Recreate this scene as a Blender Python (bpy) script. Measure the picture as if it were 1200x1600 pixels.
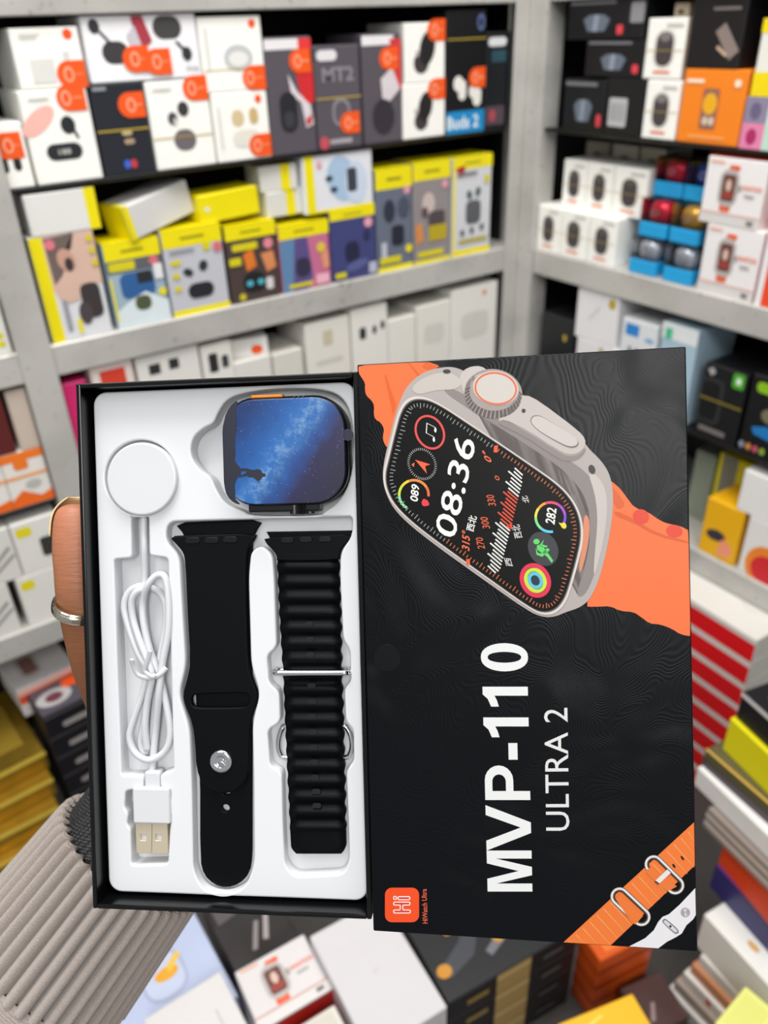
import bpy, bmesh, math, random
from mathutils import Vector, Matrix

for o in list(bpy.data.objects):
    bpy.data.objects.remove(o, do_unlink=True)
scene = bpy.context.scene
COL = scene.collection
random.seed(7)

# ------------------------------------------------------------------ camera
FPX = 1250.0                                  # focal length in pixels of the 1200 x 1600 frame
CAM = Vector((0.0, 0.0, 1.62))
RGT = Vector((0.82213, -0.56843, -0.03152))
UPV = Vector((0.31997, 0.41558, 0.85142))
FWD = Vector((0.47087, 0.71006, -0.52354))
cam_data = bpy.data.cameras.new('camera')
cam = bpy.data.objects.new('camera', cam_data)
COL.objects.link(cam)
m = Matrix((RGT, UPV, -FWD)).transposed().to_4x4()
m.translation = CAM
cam.matrix_world = m
cam_data.sensor_fit = 'AUTO'
cam_data.sensor_width = 36.0
cam_data.lens = FPX / 1600.0 * 36.0
cam_data.clip_start = 0.01
cam_data.dof.use_dof = True
cam_data.dof.focus_distance = 0.312
cam_data.dof.aperture_fstop = 9.3
scene.camera = cam

# ------------------------------------------------------------------ world, lamps, exposure
scene.view_settings.view_transform = 'Standard'
scene.view_settings.look = 'None'
scene.view_settings.gamma = 1.0
scene.view_settings.use_curve_mapping = False
scene.view_settings.exposure = 0.0
world = bpy.data.worlds.new('shop_ambient')
scene.world = world
world.use_nodes = True
world.node_tree.nodes['Background'].inputs[0].default_value = (1.0, 1.0, 1.0, 1)
world.node_tree.nodes['Background'].inputs[1].default_value = 0.43


def area_light(name, loc, target, sx, sy, watts, colour=(1, 0.985, 0.96)):
    d = bpy.data.lights.new(name, 'AREA')
    d.shape = 'RECTANGLE'
    d.size = sx
    d.size_y = sy
    d.energy = watts
    d.color = colour
    o = bpy.data.objects.new(name, d)
    COL.objects.link(o)
    o.location = loc
    o.rotation_euler = (Vector(target) - Vector(loc)).to_track_quat('-Z', 'Y').to_euler()
    return o


area_light('ceiling_panel_light', (0.40, 0.42, 2.75), (0.50, 0.60, 0), 1.2, 0.6, 28)
area_light('ceiling_panel_light', (-0.6, 0.3, 2.75), (-0.3, 0.6, 0), 0.6, 1.2, 10)
area_light('ceiling_panel_light', (-0.75, -1.35, 2.75), (-0.5, -0.9, 0), 0.6, 1.2, 32)


# ------------------------------------------------------------------ helpers
def lin(h):
    h = h.lstrip('#')
    out = []
    for i in (0, 2, 4):
        c = int(h[i:i + 2], 16) / 255.0
        out.append(c / 12.92 if c <= 0.04045 else ((c + 0.055) / 1.055) ** 2.4)
    return out + [1.0]


MATS = {}


def mat(h, rough=0.45, metal=0.0, var=0.06, bump=0.0, bscale=300.0, trans=0.0, coat=0.0, spec=0.5, alpha=1.0):
    """procedural principled material: base colour with a little noise variation and optional fine relief"""
    key = (h, rough, metal, var, bump, bscale, trans, coat, spec, alpha)
    if key in MATS:
        return MATS[key]
    mt = bpy.data.materials.new('paint_' + h.lstrip('#'))
    mt.use_nodes = True
    nt = mt.node_tree
    b = nt.nodes['Principled BSDF']
    c = lin(h)
    b.inputs['Roughness'].default_value = rough
    b.inputs['Metallic'].default_value = metal
    b.inputs['Transmission Weight'].default_value = trans
    b.inputs['Coat Weight'].default_value = coat
    b.inputs['Specular IOR Level'].default_value = spec
    b.inputs['Alpha'].default_value = alpha
    tc = nt.nodes.new('ShaderNodeTexCoord')
    n = nt.nodes.new('ShaderNodeTexNoise')
    n.inputs['Scale'].default_value = 35.0
    n.inputs['Detail'].default_value = 3.0
    nt.links.new(tc.outputs['Object'], n.inputs['Vector'])
    mx = nt.nodes.new('ShaderNodeMix')
    mx.data_type = 'RGBA'
    mx.inputs[6].default_value = [x * (1 - var) for x in c[:3]] + [1]
    mx.inputs[7].default_value = [min(1, x * (1 + var)) for x in c[:3]] + [1]
    nt.links.new(n.outputs['Fac'], mx.inputs[0])
    nt.links.new(mx.outputs[2], b.inputs['Base Color'])
    if bump:
        n2 = nt.nodes.new('ShaderNodeTexNoise')
        n2.inputs['Scale'].default_value = bscale
        nt.links.new(tc.outputs['Object'], n2.inputs['Vector'])
        bp = nt.nodes.new('ShaderNodeBump')
        bp.inputs['Strength'].default_value = bump
        bp.inputs['Distance'].default_value = 0.0005
        nt.links.new(n2.outputs['Fac'], bp.inputs['Height'])
        nt.links.new(bp.outputs['Normal'], b.inputs['Normal'])
    MATS[key] = mt
    return mt


def ray(u, v):
    return RGT * ((u - 600.0) / FPX) + UPV * ((800.0 - v) / FPX) + FWD


def on_plane(u, v, axis, val):
    d = ray(u, v)
    t = (val - CAM[axis]) / d[axis]
    return CAM + d * t


class Frame:
    """a flat thing's own frame: origin and axes in the world, z towards the viewer of its face"""

    def __init__(self, rows, org):
        self.R = Matrix(rows)
        self.o = Vector(org)
        self.M = self.R.to_4x4()
        self.M.translation = self.o

    def p(self, u, v, z=0.0):
        d = self.R.transposed() @ ray(u, v)
        c = self.R.transposed() @ (CAM - self.o)
        t = (z - c.z) / d.z
        q = c + d * t
        return Vector((q.x, q.y, z))


LID = Frame([[0.74077, 0.28615, -0.60777], [-0.66752, 0.41503, -0.6182], [0.07534, 0.86364, 0.49845]],
            (0.16713, 0.16136, 1.41738))
TRAY = Frame([[0.766, 0.2897, -0.57387], [-0.64083, 0.41478, -0.64599], [0.05089, 0.86258, 0.50336]],
             (0.07892, 0.23892, 1.41064))


def link(name, mesh, material=None, parent=None, label=None, smooth=False):
    o = bpy.data.objects.new(name, mesh)
    COL.objects.link(o)
    if material is not None:
        mesh.materials.clear()
        mesh.materials.append(material)
    if parent is not None:
        o.parent = parent
    if label:
        o['label'] = label
    if smooth:
        for p in mesh.polygons:
            p.use_smooth = True
    return o


def bm_obj(name, bm, material, parent=None, label=None, smooth=False):
    me = bpy.data.meshes.new(name)
    bm.normal_update()
    bm.to_mesh(me)
    bm.free()
    return link(name, me, material, parent, label, smooth)


def tag(o, label, cat, group=None, kind=None):
    o['label'] = label
    o['category'] = cat
    if group:
        o['group'] = group
    if kind:
        o['kind'] = kind
    return o


def empty(name, matrix):
    o = bpy.data.objects.new(name, None)
    o.empty_display_size = 0.01
    COL.objects.link(o)
    o.matrix_world = matrix
    return o


def add_box(bm, x0, x1, y0, y1, z0, z1, bevel=0.0, seg=1):
    r = bmesh.ops.create_cube(bm, size=1.0)
    vs = r['verts']
    for v in vs:
        v.co = Vector(((x0 + x1) / 2 + v.co.x * (x1 - x0), (y0 + y1) / 2 + v.co.y * (y1 - y0),
                       (z0 + z1) / 2 + v.co.z * (z1 - z0)))
    if bevel:
        es = list({e for v in vs for e in v.link_edges})
        bmesh.ops.bevel(bm, geom=es, offset=bevel, segments=seg, affect='EDGES', profile=0.5)
    return vs


def signed_area(pts):
    return 0.5 * sum(pts[i][0] * pts[(i + 1) % len(pts)][1] - pts[(i + 1) % len(pts)][0] * pts[i][1]
                     for i in range(len(pts)))


def plate_mesh(outline, holes, z0, z1, bevel=0.0, res=2):
    """flat plate between z0 and z1 with holes, edges rounded by bevel"""
    cu = bpy.data.curves.new('plate', 'CURVE')
    cu.dimensions = '2D'
    cu.fill_mode = 'BOTH'
    cu.extrude = max((z1 - z0) / 2 - bevel, 1e-5)
    cu.bevel_depth = bevel
    cu.bevel_resolution = res
    cu.offset = -bevel
    loops = [(outline, True)] + [(h, False) for h in holes]
    for pts, ccw in loops:
        pts = [(p[0], p[1]) for p in pts]
        if (signed_area(pts) > 0) != ccw:
            pts = pts[::-1]
        s = cu.splines.new('POLY')
        s.points.add(len(pts) - 1)
        for q, p in zip(s.points, pts):
            q.co = (p[0], p[1], 0, 1)
        s.use_cyclic_u = True
    ob = bpy.data.objects.new('plate', cu)
    COL.objects.link(ob)
    dg = bpy.context.evaluated_depsgraph_get()
    me = bpy.data.meshes.new_from_object(ob.evaluated_get(dg))
    bpy.data.objects.remove(ob, do_unlink=True)
    bpy.data.curves.remove(cu)
    me.transform(Matrix.Translation((0, 0, (z0 + z1) / 2)))
    return me


def chaikin(pts, n=2, closed=True):
    pts = [Vector(p) for p in pts]
    for _ in range(n):
        out = []
        L = len(pts)
        rng = range(L) if closed else range(L - 1)
        if not closed:
            out.append(pts[0])
        for i in rng:
            a, b = pts[i], pts[(i + 1) % L]
            out += [a * 0.75 + b * 0.25, a * 0.25 + b * 0.75]
        if not closed:
            out.append(pts[-1])
        pts = out
    return pts


def round_poly(pts, r, n=4):
    """polygon with every corner rounded by about r"""
    P = [Vector(p) for p in pts]
    out = []
    L = len(P)
    for i in range(L):
        a, b, c = P[i - 1], P[i], P[(i + 1) % L]
        k = min(r, (a - b).length * .45, (c - b).length * .45)
        s, e = b + (a - b).normalized() * k, b + (c - b).normalized() * k
        for j in range(n + 1):
            t = j / n
            out.append(s * (1 - t) ** 2 + b * 2 * t * (1 - t) + e * t * t)
    return out


def round_rect(x0, y0, x1, y1, r, n=6):
    out = []
    for cx, cy, a0 in ((x1 - r, y1 - r, 0), (x0 + r, y1 - r, 90), (x0 + r, y0 + r, 180), (x1 - r, y0 + r, 270)):
        for k in range(n + 1):
            a = math.radians(a0 + 90.0 * k / n)
            out.append(Vector((cx + r * math.cos(a), cy + r * math.sin(a))))
    return out


def ellipse(cx, cy, rx, ry=None, rot=0.0, n=28, a0=0.0, a1=360.0):
    ry = rx if ry is None else ry
    c, s = math.cos(math.radians(rot)), math.sin(math.radians(rot))
    out = []
    full = abs(a1 - a0) >= 360
    for k in range(n if full else n + 1):
        a = math.radians(a0 + (a1 - a0) * k / n)
        x, y = rx * math.cos(a), ry * math.sin(a)
        out.append(Vector((cx + x * c - y * s, cy + x * s + y * c)))
    return out


def tube_mesh(pts, r, sides=8, closed=False, res=6, name='tube', flat=1.0):
    """smooth tube through pts (Catmull-Rom); flat squashes it along z"""
    P = [Vector(p) for p in pts]
    n = len(P)
    path = []
    segs = n if closed else n - 1
    for i in range(segs):
        p0 = P[(i - 1) % n] if closed or i > 0 else P[i]
        p1, p2 = P[i], P[(i + 1) % n]
        p3 = P[(i + 2) % n] if closed or i + 2 < n else P[(i + 1) % n]
        for k in range(res):
            t = k / res
            path.append(0.5 * ((2 * p1) + (p2 - p0) * t + (2 * p0 - 5 * p1 + 4 * p2 - p3) * t * t
                               + (3 * p1 - p0 - 3 * p2 + p3) * t ** 3))
    if not closed:
        path.append(P[-1])
    vs, fs = [], []
    L = len(path)
    nrm = None
    for i, c in enumerate(path):
        a = path[(i - 1) % L] if closed or i else c
        b = path[(i + 1) % L] if closed or i < L - 1 else c
        t = (b - a).normalized()
        if nrm is None:
            nrm = Vector((0, 0, 1)) if abs(t.z) < 0.9 else Vector((1, 0, 0))
        nrm = (nrm - t * nrm.dot(t)).normalized()
        bn = t.cross(nrm)
        rr = r[i * (len(r) - 1) // max(1, L - 1)] if isinstance(r, (list, tuple)) else r
        for k in range(sides):
            an = 2 * math.pi * k / sides
            vs.append(c + nrm * (rr * flat * math.cos(an)) + bn * (rr * math.sin(an)))
    rng = range(L) if closed else range(L - 1)
    for i in rng:
        for k in range(sides):
            fs.append((i * sides + k, i * sides + (k + 1) % sides, ((i + 1) % L) * sides + (k + 1) % sides,
                       ((i + 1) % L) * sides + k))
    if not closed:
        fs.append(tuple(range(sides))[::-1])
        fs.append(tuple((L - 1) * sides + k for k in range(sides)))
    me = bpy.data.meshes.new(name)
    me.from_pydata([tuple(v) for v in vs], [], fs)
    me.update()
    return me


def flat_mesh(loops, place, name='print'):
    """flat printed shape(s): each loop is a list of 2D points, place() puts a 2D point in 3D"""
    bm = bmesh.new()
    for lp in loops:
        vs = [bm.verts.new(place(p)) for p in lp]
        f = bm.faces.new(vs)
    bmesh.ops.triangulate(bm, faces=bm.faces[:])
    me = bpy.data.meshes.new(name)
    bm.to_mesh(me)
    bm.free()
    return me


TEXTS = {}


def text_geometry(body, bold=0.0):
    """triangles of a line of lettering, scaled to a unit box"""
    key = (body, bold)
    if key in TEXTS:
        return TEXTS[key]
    cu = bpy.data.curves.new('lettering', 'FONT')
    cu.body = body
    cu.size = 1.0
    cu.offset = bold
    cu.resolution_u = 3
    ob = bpy.data.objects.new('lettering', cu)
    COL.objects.link(ob)
    dg = bpy.context.evaluated_depsgraph_get()
    me = bpy.data.meshes.new_from_object(ob.evaluated_get(dg))
    bpy.data.objects.remove(ob, do_unlink=True)
    xs = [v.co.x for v in me.vertices] or [0, 1]
    ys = [v.co.y for v in me.vertices] or [0, 1]
    x0, x1, y0, y1 = min(xs), max(xs), min(ys), max(ys)
    V = [((v.co.x - x0) / max(1e-6, x1 - x0), (v.co.y - y0) / max(1e-6, y1 - y0)) for v in me.vertices]
    F = [tuple(p.vertices) for p in me.polygons]
    bpy.data.meshes.remove(me)
    TEXTS[key] = (V, F)
    return TEXTS[key]


def text_mesh(body, place, bold=0.0):
    V, F = text_geometry(body, bold)
    me = bpy.data.meshes.new('lettering')
    me.from_pydata([tuple(place(v)) for v in V], [], F)
    me.update()
    return me

# ------------------------------------------------------------------ the setting: floor, walls, shelving
YL = 1.0        # front plane of the shelf run that carries the earbud boxes
XR = 0.947      # front plane of the shelf run that carries the speaker boxes


def struct(name, bm, material):
    o = bm_obj(name, bm, material)
    o['kind'] = 'structure'
    return o


bm = bmesh.new(); add_box(bm, -2.2, 2.0, -2.2, 1.6, -0.05, 0.0)
struct('floor', bm, mat('#8d8880', 0.35, bump=0.1, bscale=60))
bm = bmesh.new(); add_box(bm, -2.2, 2.0, 1.46, 1.52, 0.0, 2.9)
struct('wall_back', bm, mat('#b9b6ae', 0.7))
bm = bmesh.new(); add_box(bm, 1.42, 1.48, -2.2, 1.46, 0.0, 2.9)
struct('wall_right', bm, mat('#b9b6ae', 0.7))


def steel():
    mt = bpy.data.materials.new('worn_grey_painted_steel')
    mt.use_nodes = True
    nt = mt.node_tree
    b = nt.nodes['Principled BSDF']
    tc = nt.nodes.new('ShaderNodeTexCoord')
    n1 = nt.nodes.new('ShaderNodeTexNoise'); n1.inputs['Scale'].default_value = 14; n1.inputs['Detail'].default_value = 6
    n2 = nt.nodes.new('ShaderNodeTexNoise'); n2.inputs['Scale'].default_value = 120; n2.inputs['Detail'].default_value = 2
    mp = nt.nodes.new('ShaderNodeMapping'); mp.inputs['Scale'].default_value = (0.6, 0.6, 0.8)
    nt.links.new(tc.outputs['Object'], mp.inputs['Vector'])
    nt.links.new(mp.outputs[0], n1.inputs['Vector']); nt.links.new(tc.outputs['Object'], n2.inputs['Vector'])
    r = nt.nodes.new('ShaderNodeValToRGB')
    r.color_ramp.elements[0].position = 0.32; r.color_ramp.elements[0].color = lin('#b2b0ab')
    r.color_ramp.elements[1].position = 0.58; r.color_ramp.elements[1].color = lin('#c4c2bd')
    nt.links.new(n1.outputs['Fac'], r.inputs['Fac'])
    r2 = nt.nodes.new('ShaderNodeValToRGB')
    r2.color_ramp.elements[0].position = 0.26; r2.color_ramp.elements[0].color = lin('#87806f')
    r2.color_ramp.elements[1].position = 0.36; r2.color_ramp.elements[1].color = (1, 1, 1, 1)
    nt.links.new(n2.outputs['Fac'], r2.inputs['Fac'])
    mx = nt.nodes.new('ShaderNodeMix'); mx.data_type = 'RGBA'; mx.blend_type = 'MULTIPLY'; mx.inputs[0].default_value = 0.45
    nt.links.new(r.outputs[0], mx.inputs[6]); nt.links.new(r2.outputs[0], mx.inputs[7])
    nt.links.new(mx.outputs[2], b.inputs['Base Color'])
    b.inputs['Roughness'].default_value = 0.42
    b.inputs['Metallic'].default_value = 0.15
    return mt


STEEL = steel()
BLACK_PANEL = mat('#08080a', 0.6)
Z_MAIN = (0.54, 0.92, 1.298, 1.685)      # tops of the lipped steel boards
Z_THIN = (1.10, 1.475)                   # tops of the thin dark boards between them


def shelf_board(parent, along, a0, a1, f, depth, ztop, lip=0.038):
    """sheet with a folded front lip; along = 'x' or 'y', f = front coordinate, going back by depth"""
    bm = bmesh.new()
    if along == 'x':
        add_box(bm, a0, a1, f, f + depth, ztop - 0.004, ztop, 0.0012)
        add_box(bm, a0, a1, f - 0.004, f, ztop - lip, ztop, 0.0012)
        add_box(bm, a0, a1, f, f + 0.02, ztop - lip, ztop - lip + 0.002)
    else:
        add_box(bm, f, f + depth, a0, a1, ztop - 0.004, ztop, 0.0012)
        add_box(bm, f - 0.004, f, a0, a1, ztop - lip, ztop, 0.0012)
        add_box(bm, f, f + 0.02, a0, a1, ztop - lip, ztop - lip + 0.002)
    return bm_obj('shelf_board', bm, STEEL, parent)


def angle_post(parent, x0, x1, y0, y1, t, corner, z1=2.1):
    """slotted-angle upright: two flanges of thickness t"""
    bm = bmesh.new()
    fx0, fx1, sy0, sy1 = x0, x1, y0, y1
    add_box(bm, x0, x1, y0, y0 + t, 0.0, z1, 0.0008)
    if corner == 'right':
        add_box(bm, x1 - t, x1, y0 + t, y1, 0.0, z1, 0.0008)
    else:
        add_box(bm, x0, x0 + t, y0 + t, y1, 0.0, z1, 0.0008)
    return bm_obj('upright_post', bm, STEEL, parent)


back_unit = tag(empty('shelving_unit', Matrix.Translation((0.2, 1.1, 0))),
                'grey steel shelving run along the back wall, filled with earbud boxes', 'shelf')
side_unit = tag(empty('shelving_unit', Matrix.Translation((1.05, 0.4, 0))),
                'grey steel shelving run along the side wall, filled with speaker and watch boxes', 'shelf')


def reparent(o, p):
    o.matrix_parent_inverse = p.matrix_world.inverted()
    return o


bpy.context.view_layer.update()
DEP = 0.24
for z in Z_MAIN:
    reparent(shelf_board(back_unit, 'x', -0.75, 0.945, YL - 0.001, DEP, z, 0.05 if z > 1.5 else 0.038), back_unit)
    reparent(shelf_board(side_unit, 'y', -0.55, 0.955, XR - 0.001, DEP, z, 0.05 if z > 1.5 else 0.038), side_unit)
for z in Z_THIN:
    bm = bmesh.new(); add_box(bm, -0.75, 0.912, YL, YL + DEP, z - 0.005, z, 0.0008)
    reparent(bm_obj('thin_board', bm, mat('#101012', 0.3), back_unit), back_unit)
    bm = bmesh.new(); add_box(bm, XR, XR + DEP, -0.55, 0.955, z - 0.005, z, 0.0008)
    reparent(bm_obj('thin_board', bm, mat('#101012', 0.3), side_unit), side_unit)
bm = bmesh.new(); add_box(bm, -0.75, 0.945, YL + DEP, YL + DEP + 0.006, 0.05, 2.0)
reparent(bm_obj('back_panel', bm, BLACK_PANEL, back_unit), back_unit)
bm = bmesh.new(); add_box(bm, XR + DEP, XR + DEP + 0.006, -0.55, 0.99, 0.05, 2.0)
reparent(bm_obj('back_panel', bm, BLACK_PANEL, side_unit), side_unit)
for (a, b) in ((0.148, 0.187), (-0.75, -0.711)):
    reparent(angle_post(back_unit, a, b, YL - 0.0085, YL + 0.03, 0.003, 'left'), back_unit)
reparent(angle_post(back_unit, 0.914, 0.946, YL - 0.0085, YL + 0.036, 0.003, 'right'), back_unit)
bm = bmesh.new()
add_box(bm, XR - 0.008, XR - 0.005, 0.957, 0.991, 0.0, 2.1, 0.0008)
add_box(bm, XR - 0.005, XR + 0.03, 0.957, 0.960, 0.0, 2.1, 0.0008)
reparent(bm_obj('upright_post', bm, STEEL, side_unit), side_unit)
bm = bmesh.new(); add_box(bm, 0.938, 0.942, YL + 0.037, YL + DEP, 0.05, 2.0)
reparent(bm_obj('end_panel', bm, BLACK_PANEL, back_unit), back_unit)
bm = bmesh.new(); add_box(bm, XR + 0.031, XR + DEP, 0.975, 0.979, 0.05, 2.0)
reparent(bm_obj('end_panel', bm, BLACK_PANEL, side_unit), side_unit)

# low display counter in front of the shelves
Z_CNT = 0.55
cnt = tag(empty('display_counter', Matrix.Translation((0.3, 0.5, 0))),
          'low dark display counter in front of the shelves, covered by piled boxes', 'counter')
bpy.context.view_layer.update()
bm = bmesh.new(); add_box(bm, -0.55, 0.937, 0.02, 0.985, Z_CNT - 0.03, Z_CNT, 0.002)
reparent(bm_obj('counter_top', bm, mat('#3a3735', 0.5), cnt), cnt)
bm = bmesh.new(); add_box(bm, -0.52, 0.9, 0.06, 0.95, 0.0, Z_CNT - 0.03)
reparent(bm_obj('plinth', bm, mat('#2a2827', 0.6), cnt), cnt)

# ------------------------------------------------------------------ cartons with printed faces
OR = '#f2591a'
DK = '#1c1d20'
YE = '#f0e000'


def place_on(face, w, d, h, e):
    if face == 'front':
        return lambda p: (p[0] * w, -e, p[1] * h)
    if face == 'top':
        return lambda p: (p[0] * w, p[1] * d, h + e)
    if face == 'right':
        return lambda p: (w + e, p[0] * d, p[1] * h)
    return lambda p: (-e, d - p[0] * d, p[1] * h)


def decorate(o, w, d, h, decals, e0=0.0003):
    for i, dc in enumerate(decals):
        face = 'front'
        if dc[0] in ('top', 'right', 'left', 'front'):
            face, dc = dc[0], dc[1:]
        kind, col, name = dc[0], dc[1], dc[2]
        a = dc[3:]
        fw, fh = (w, h) if face == 'front' else (w, d) if face == 'top' else (d, h)
        pl = place_on(face, w, d, h, e0 + 0.00012 * i)
        mt = col if not isinstance(col, str) else mat(col, 0.4)
        if kind == 'r':
            u0, v0, u1, v1 = a[:4]
            me = flat_mesh([[(u0, v0), (u1, v0), (u1, v1), (u0, v1)]], pl)
        elif kind == 'rr':                      # rounded: radius in metres
            u0, v0, u1, v1, r = a[:5]
            r = min(r, (u1 - u0) * fw / 2.01, (v1 - v0) * fh / 2.01)
            pts = [(p[0] / fw, p[1] / fh) for p in round_rect(u0 * fw, v0 * fh, u1 * fw, v1 * fh, r, 4)]
            me = flat_mesh([pts], pl)
        elif kind == 'e':                       # ellipse: radii in metres, rotation
            u, v, rx, ry = a[:4]
            rot = a[4] if len(a) > 4 else 0
            pts = [(p[0] / fw, p[1] / fh) for p in ellipse(u * fw, v * fh, rx, ry, rot, 16)]
            me = flat_mesh([pts], pl)
        elif kind == 'tag':                     # round-nosed sticker, size in metres, right end at u
            u, v, tw, th = a[:4]
            cx = u * fw - tw + th / 2
            pts = [(u * fw, v * fh - th / 2), (u * fw, v * fh + th / 2)] + [(cx + th / 2 * math.cos(math.radians(q)), v * fh + th / 2 * math.sin(math.radians(q))) for q in range(90, 271, 20)]
            me = flat_mesh([[(p[0] / fw, p[1] / fh) for p in pts]], pl)
        elif kind == 'p':
            me = flat_mesh([list(a[0])], pl)
        elif kind == 'ps':
            me = flat_mesh([list(q) for q in a[0]], pl)
        elif kind == 't':
            body, u0, v0, u1, v1 = a[:5]
            bold = a[5] if len(a) > 5 else 0.0
            rot = a[6] if len(a) > 6 else 0
            if rot:
                me = text_mesh(body, lambda p: pl((u1 + (u0 - u1) * p[1], v0 + (v1 - v0) * p[0])), bold)
            else:
                me = text_mesh(body, lambda p: pl((u0 + (u1 - u0) * p[0], v0 + (v1 - v0) * p[1])), bold)
        link(name, me, mt, o)


def carton(name, label, cat, group, loc, rotz, w, d, h, colour, decals=(), rough=0.42, bevel=0.0012, material=None):
    bm = bmesh.new()
    add_box(bm, 0, w, 0, d, 0, h, min(bevel, w / 4, d / 4, h / 4))
    o = bm_obj(name, bm, material or mat(colour, rough, var=0.03))
    o.location = loc
    o.rotation_euler = (0, 0, rotz)
    tag(o, label, cat, group)
    decorate(o, w, d, h, decals)
    return o


LAST = {}
REG = []


def clear_top(base):
    """underside of the next board above a box that stands at this height"""
    for lo, hi in ((1.47, 1.6345), (1.29, 1.4695), (1.09, 1.2595), (0.9, 1.0945)):
        if base > lo:
            return hi
    return 9.0




def shelf_box(side, row, name, label, cat, x0, x1, yt, yb, base, colour, decals=(), d=0.09, back=0.0, group=None, h=None,
              rough=0.42):
    """carton standing on a shelf: x0..x1 are where its bottom edge runs, yt the top edge, in photograph pixels"""
    ax, f = (1, YL + 0.001 + back) if side == 'L' else (0, XR + 0.001 + back)
    A, B = on_plane(x0, yb, ax, f), on_plane(x1, yb, ax, f)
    T = on_plane(x0 * 0.5 + x1 * 0.5, yt, ax, f)
    s = 1 if side == 'L' else -1
    lo, hi = sorted((A[1 - ax], B[1 - ax]))
    for (sd, l2, h2, f0, f1, top) in REG:            # rest on the tallest of the boxes underneath
        if sd == side and l2 < hi - .0015 and h2 > lo + .0015 and f0 < f + d and f1 > f and base < top + .0004 < base + .004:
            base = top + .0004
    hh = min(h if h else T.z - base, clear_top(base) - base)
    REG.append((side, lo, hi, f, f + d, base + hh))
    if side == 'L':
        a, b = A.x, B.x
        a = max(a, LAST.get(row, -9) + 0.0006)
        LAST[row] = b
        o = carton(name, label, cat, group, (a, f, base), 0.0, b - a, d, hh, colour, decals, rough)
    else:
        a, b = A.y, B.y
        a = min(a, -LAST.get(row, -9) - 0.0006)
        LAST[row] = -b
        o = carton(name, label, cat, group, (f, a, base), -math.pi / 2, a - b, d, hh, colour, decals, rough)
    return base + hh + 0.0004


def price(u, v, s=0.19):
    u1 = min(.995, u + s)
    return [('tag', OR, 'price_sticker', u1, v, .031, .026), ('e', '#f8a988', 'sticker_ring', u1 - s * 1.3, v, .0055, .0075), ('e', OR, 'sticker_dot', u1 - s * 1.3, v, .0033, .0052), ('r', '#f58a5c', 'sticker_text', u1 - s * .85, v - .015, u1 - s * .2, v + .012)]


def lines(u0, v0, n=3, dv=0.05, wdt=0.3, c='#b9b8b4'):
    return [('r', c, 'printed_text', u0, v0 - i * dv, u0 + wdt * (1 - 0.2 * (i % 2)), v0 - i * dv + dv * 0.4) for i in range(n)]


GU = 'earbud boxes on the thin upper shelf'
GM = 'yellow headed earbud packs on the middle board'
GL = 'white boxes under the middle board'
zt = Z_THIN[1]
zm = Z_MAIN[2]
WHT = '#faf9f3'
GRB = '#57525a'

# --- upper row, back shelving (bottom tier, then the tier stacked on it)
t = shelf_box('L', 'u0', 'earbud_box', 'white earbud box with two dark sticks printed, tucked behind the shelf upright', 'box', -40, 56, 192, 290, zt, WHT,
              [('rr', DK, 'printed_stick', .5, .25, .63, .5, .004), ('rr', DK, 'printed_stick', .72, .27, .85, .53, .004)] + price(.76, .66, .18), group=GU)
t = shelf_box('L', 'u0', 'earbud_box', 'white earbud box with a black oval charging case and a pink blob printed', 'box', 62, 165, 137, 292, zt, WHT,
              [('e', '#f0b9ae', 'printed_petal', .2, .68, .022, .010, 35), ('rr', '#25292c', 'printed_case', .22, .25, .76, .43, .02),
               ('e', '#25292c', 'printed_earbud', .62, .62, .008, .009), ('p', '#25292c', 'printed_stem', [(.64, .62), (.7, .60), (.76, .47), (.72, .47)]),
               ('t', '#dcdcd8', 'printed_digits', '188', .4, .31, .58, .37)] + price(.74, .9, .22) + lines(.12, .9, 1), group=GU)
t2 = shelf_box('L', 'u1', 'earbud_box', 'plain white earbud box with faint print on top of the pink blob box', 'box', 33, 139, 42, 136, t, WHT,
               [('e', OR, 'price_dot', .83, .88, .005, .005), ('r', '#deded8', 'printed_picture', .2, .1, .55, .5), ('r', '#d9d9d4', 'printed_picture', .7, .45, .8, .6)] + price(.8, .22, .2) + lines(.12, .88, 2), group=GU)
t = shelf_box('L', 'u0', 'earbud_box', 'navy black earbud box with a small gold earbud picture', 'box', 166, 246, 128, 275, zt, '#20242c',
              [('rr', '#c9b98a', 'printed_earbud', .45, .44, .65, .50, .004), ('rr', '#b0957c', 'printed_earbud', .47, .34, .67, .40, .004),
               ('e', '#3c62c8', 'printed_dot', .45, .12, .004, .005), ('e', '#c23a45', 'printed_dot', .58, .12, .004, .005),
               ('r', '#8d9096', 'printed_text', .05, .93, .3, .97), ('r', '#b99f3a', 'rubber_band', 0, .49, 1, .51)] + price(.78, .76, .2), group=GU)
ta = t
t = shelf_box('L', 'u0', 'earbud_box', 'white earbud box with two grey sticks and a round taupe case printed', 'box', 248, 341, 124, 268, zt, WHT,
              [('rr', '#6e666c', 'printed_case', .33, .2, .7, .45, .016), ('e', '#4d484d', 'printed_earbud', .36, .58, .006, .007), ('e', '#3a373b', 'printed_earbud', .55, .68, .007, .008),
               ('r', '#d8d6d0', 'printed_stem', .37, .5, .42, .58), ('r', '#b99f3a', 'rubber_band', 0, .36, 1, .373)] + price(.8, .9, .2) + lines(.1, .9, 1), group=GU)
tb = max(ta, t)
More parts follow.
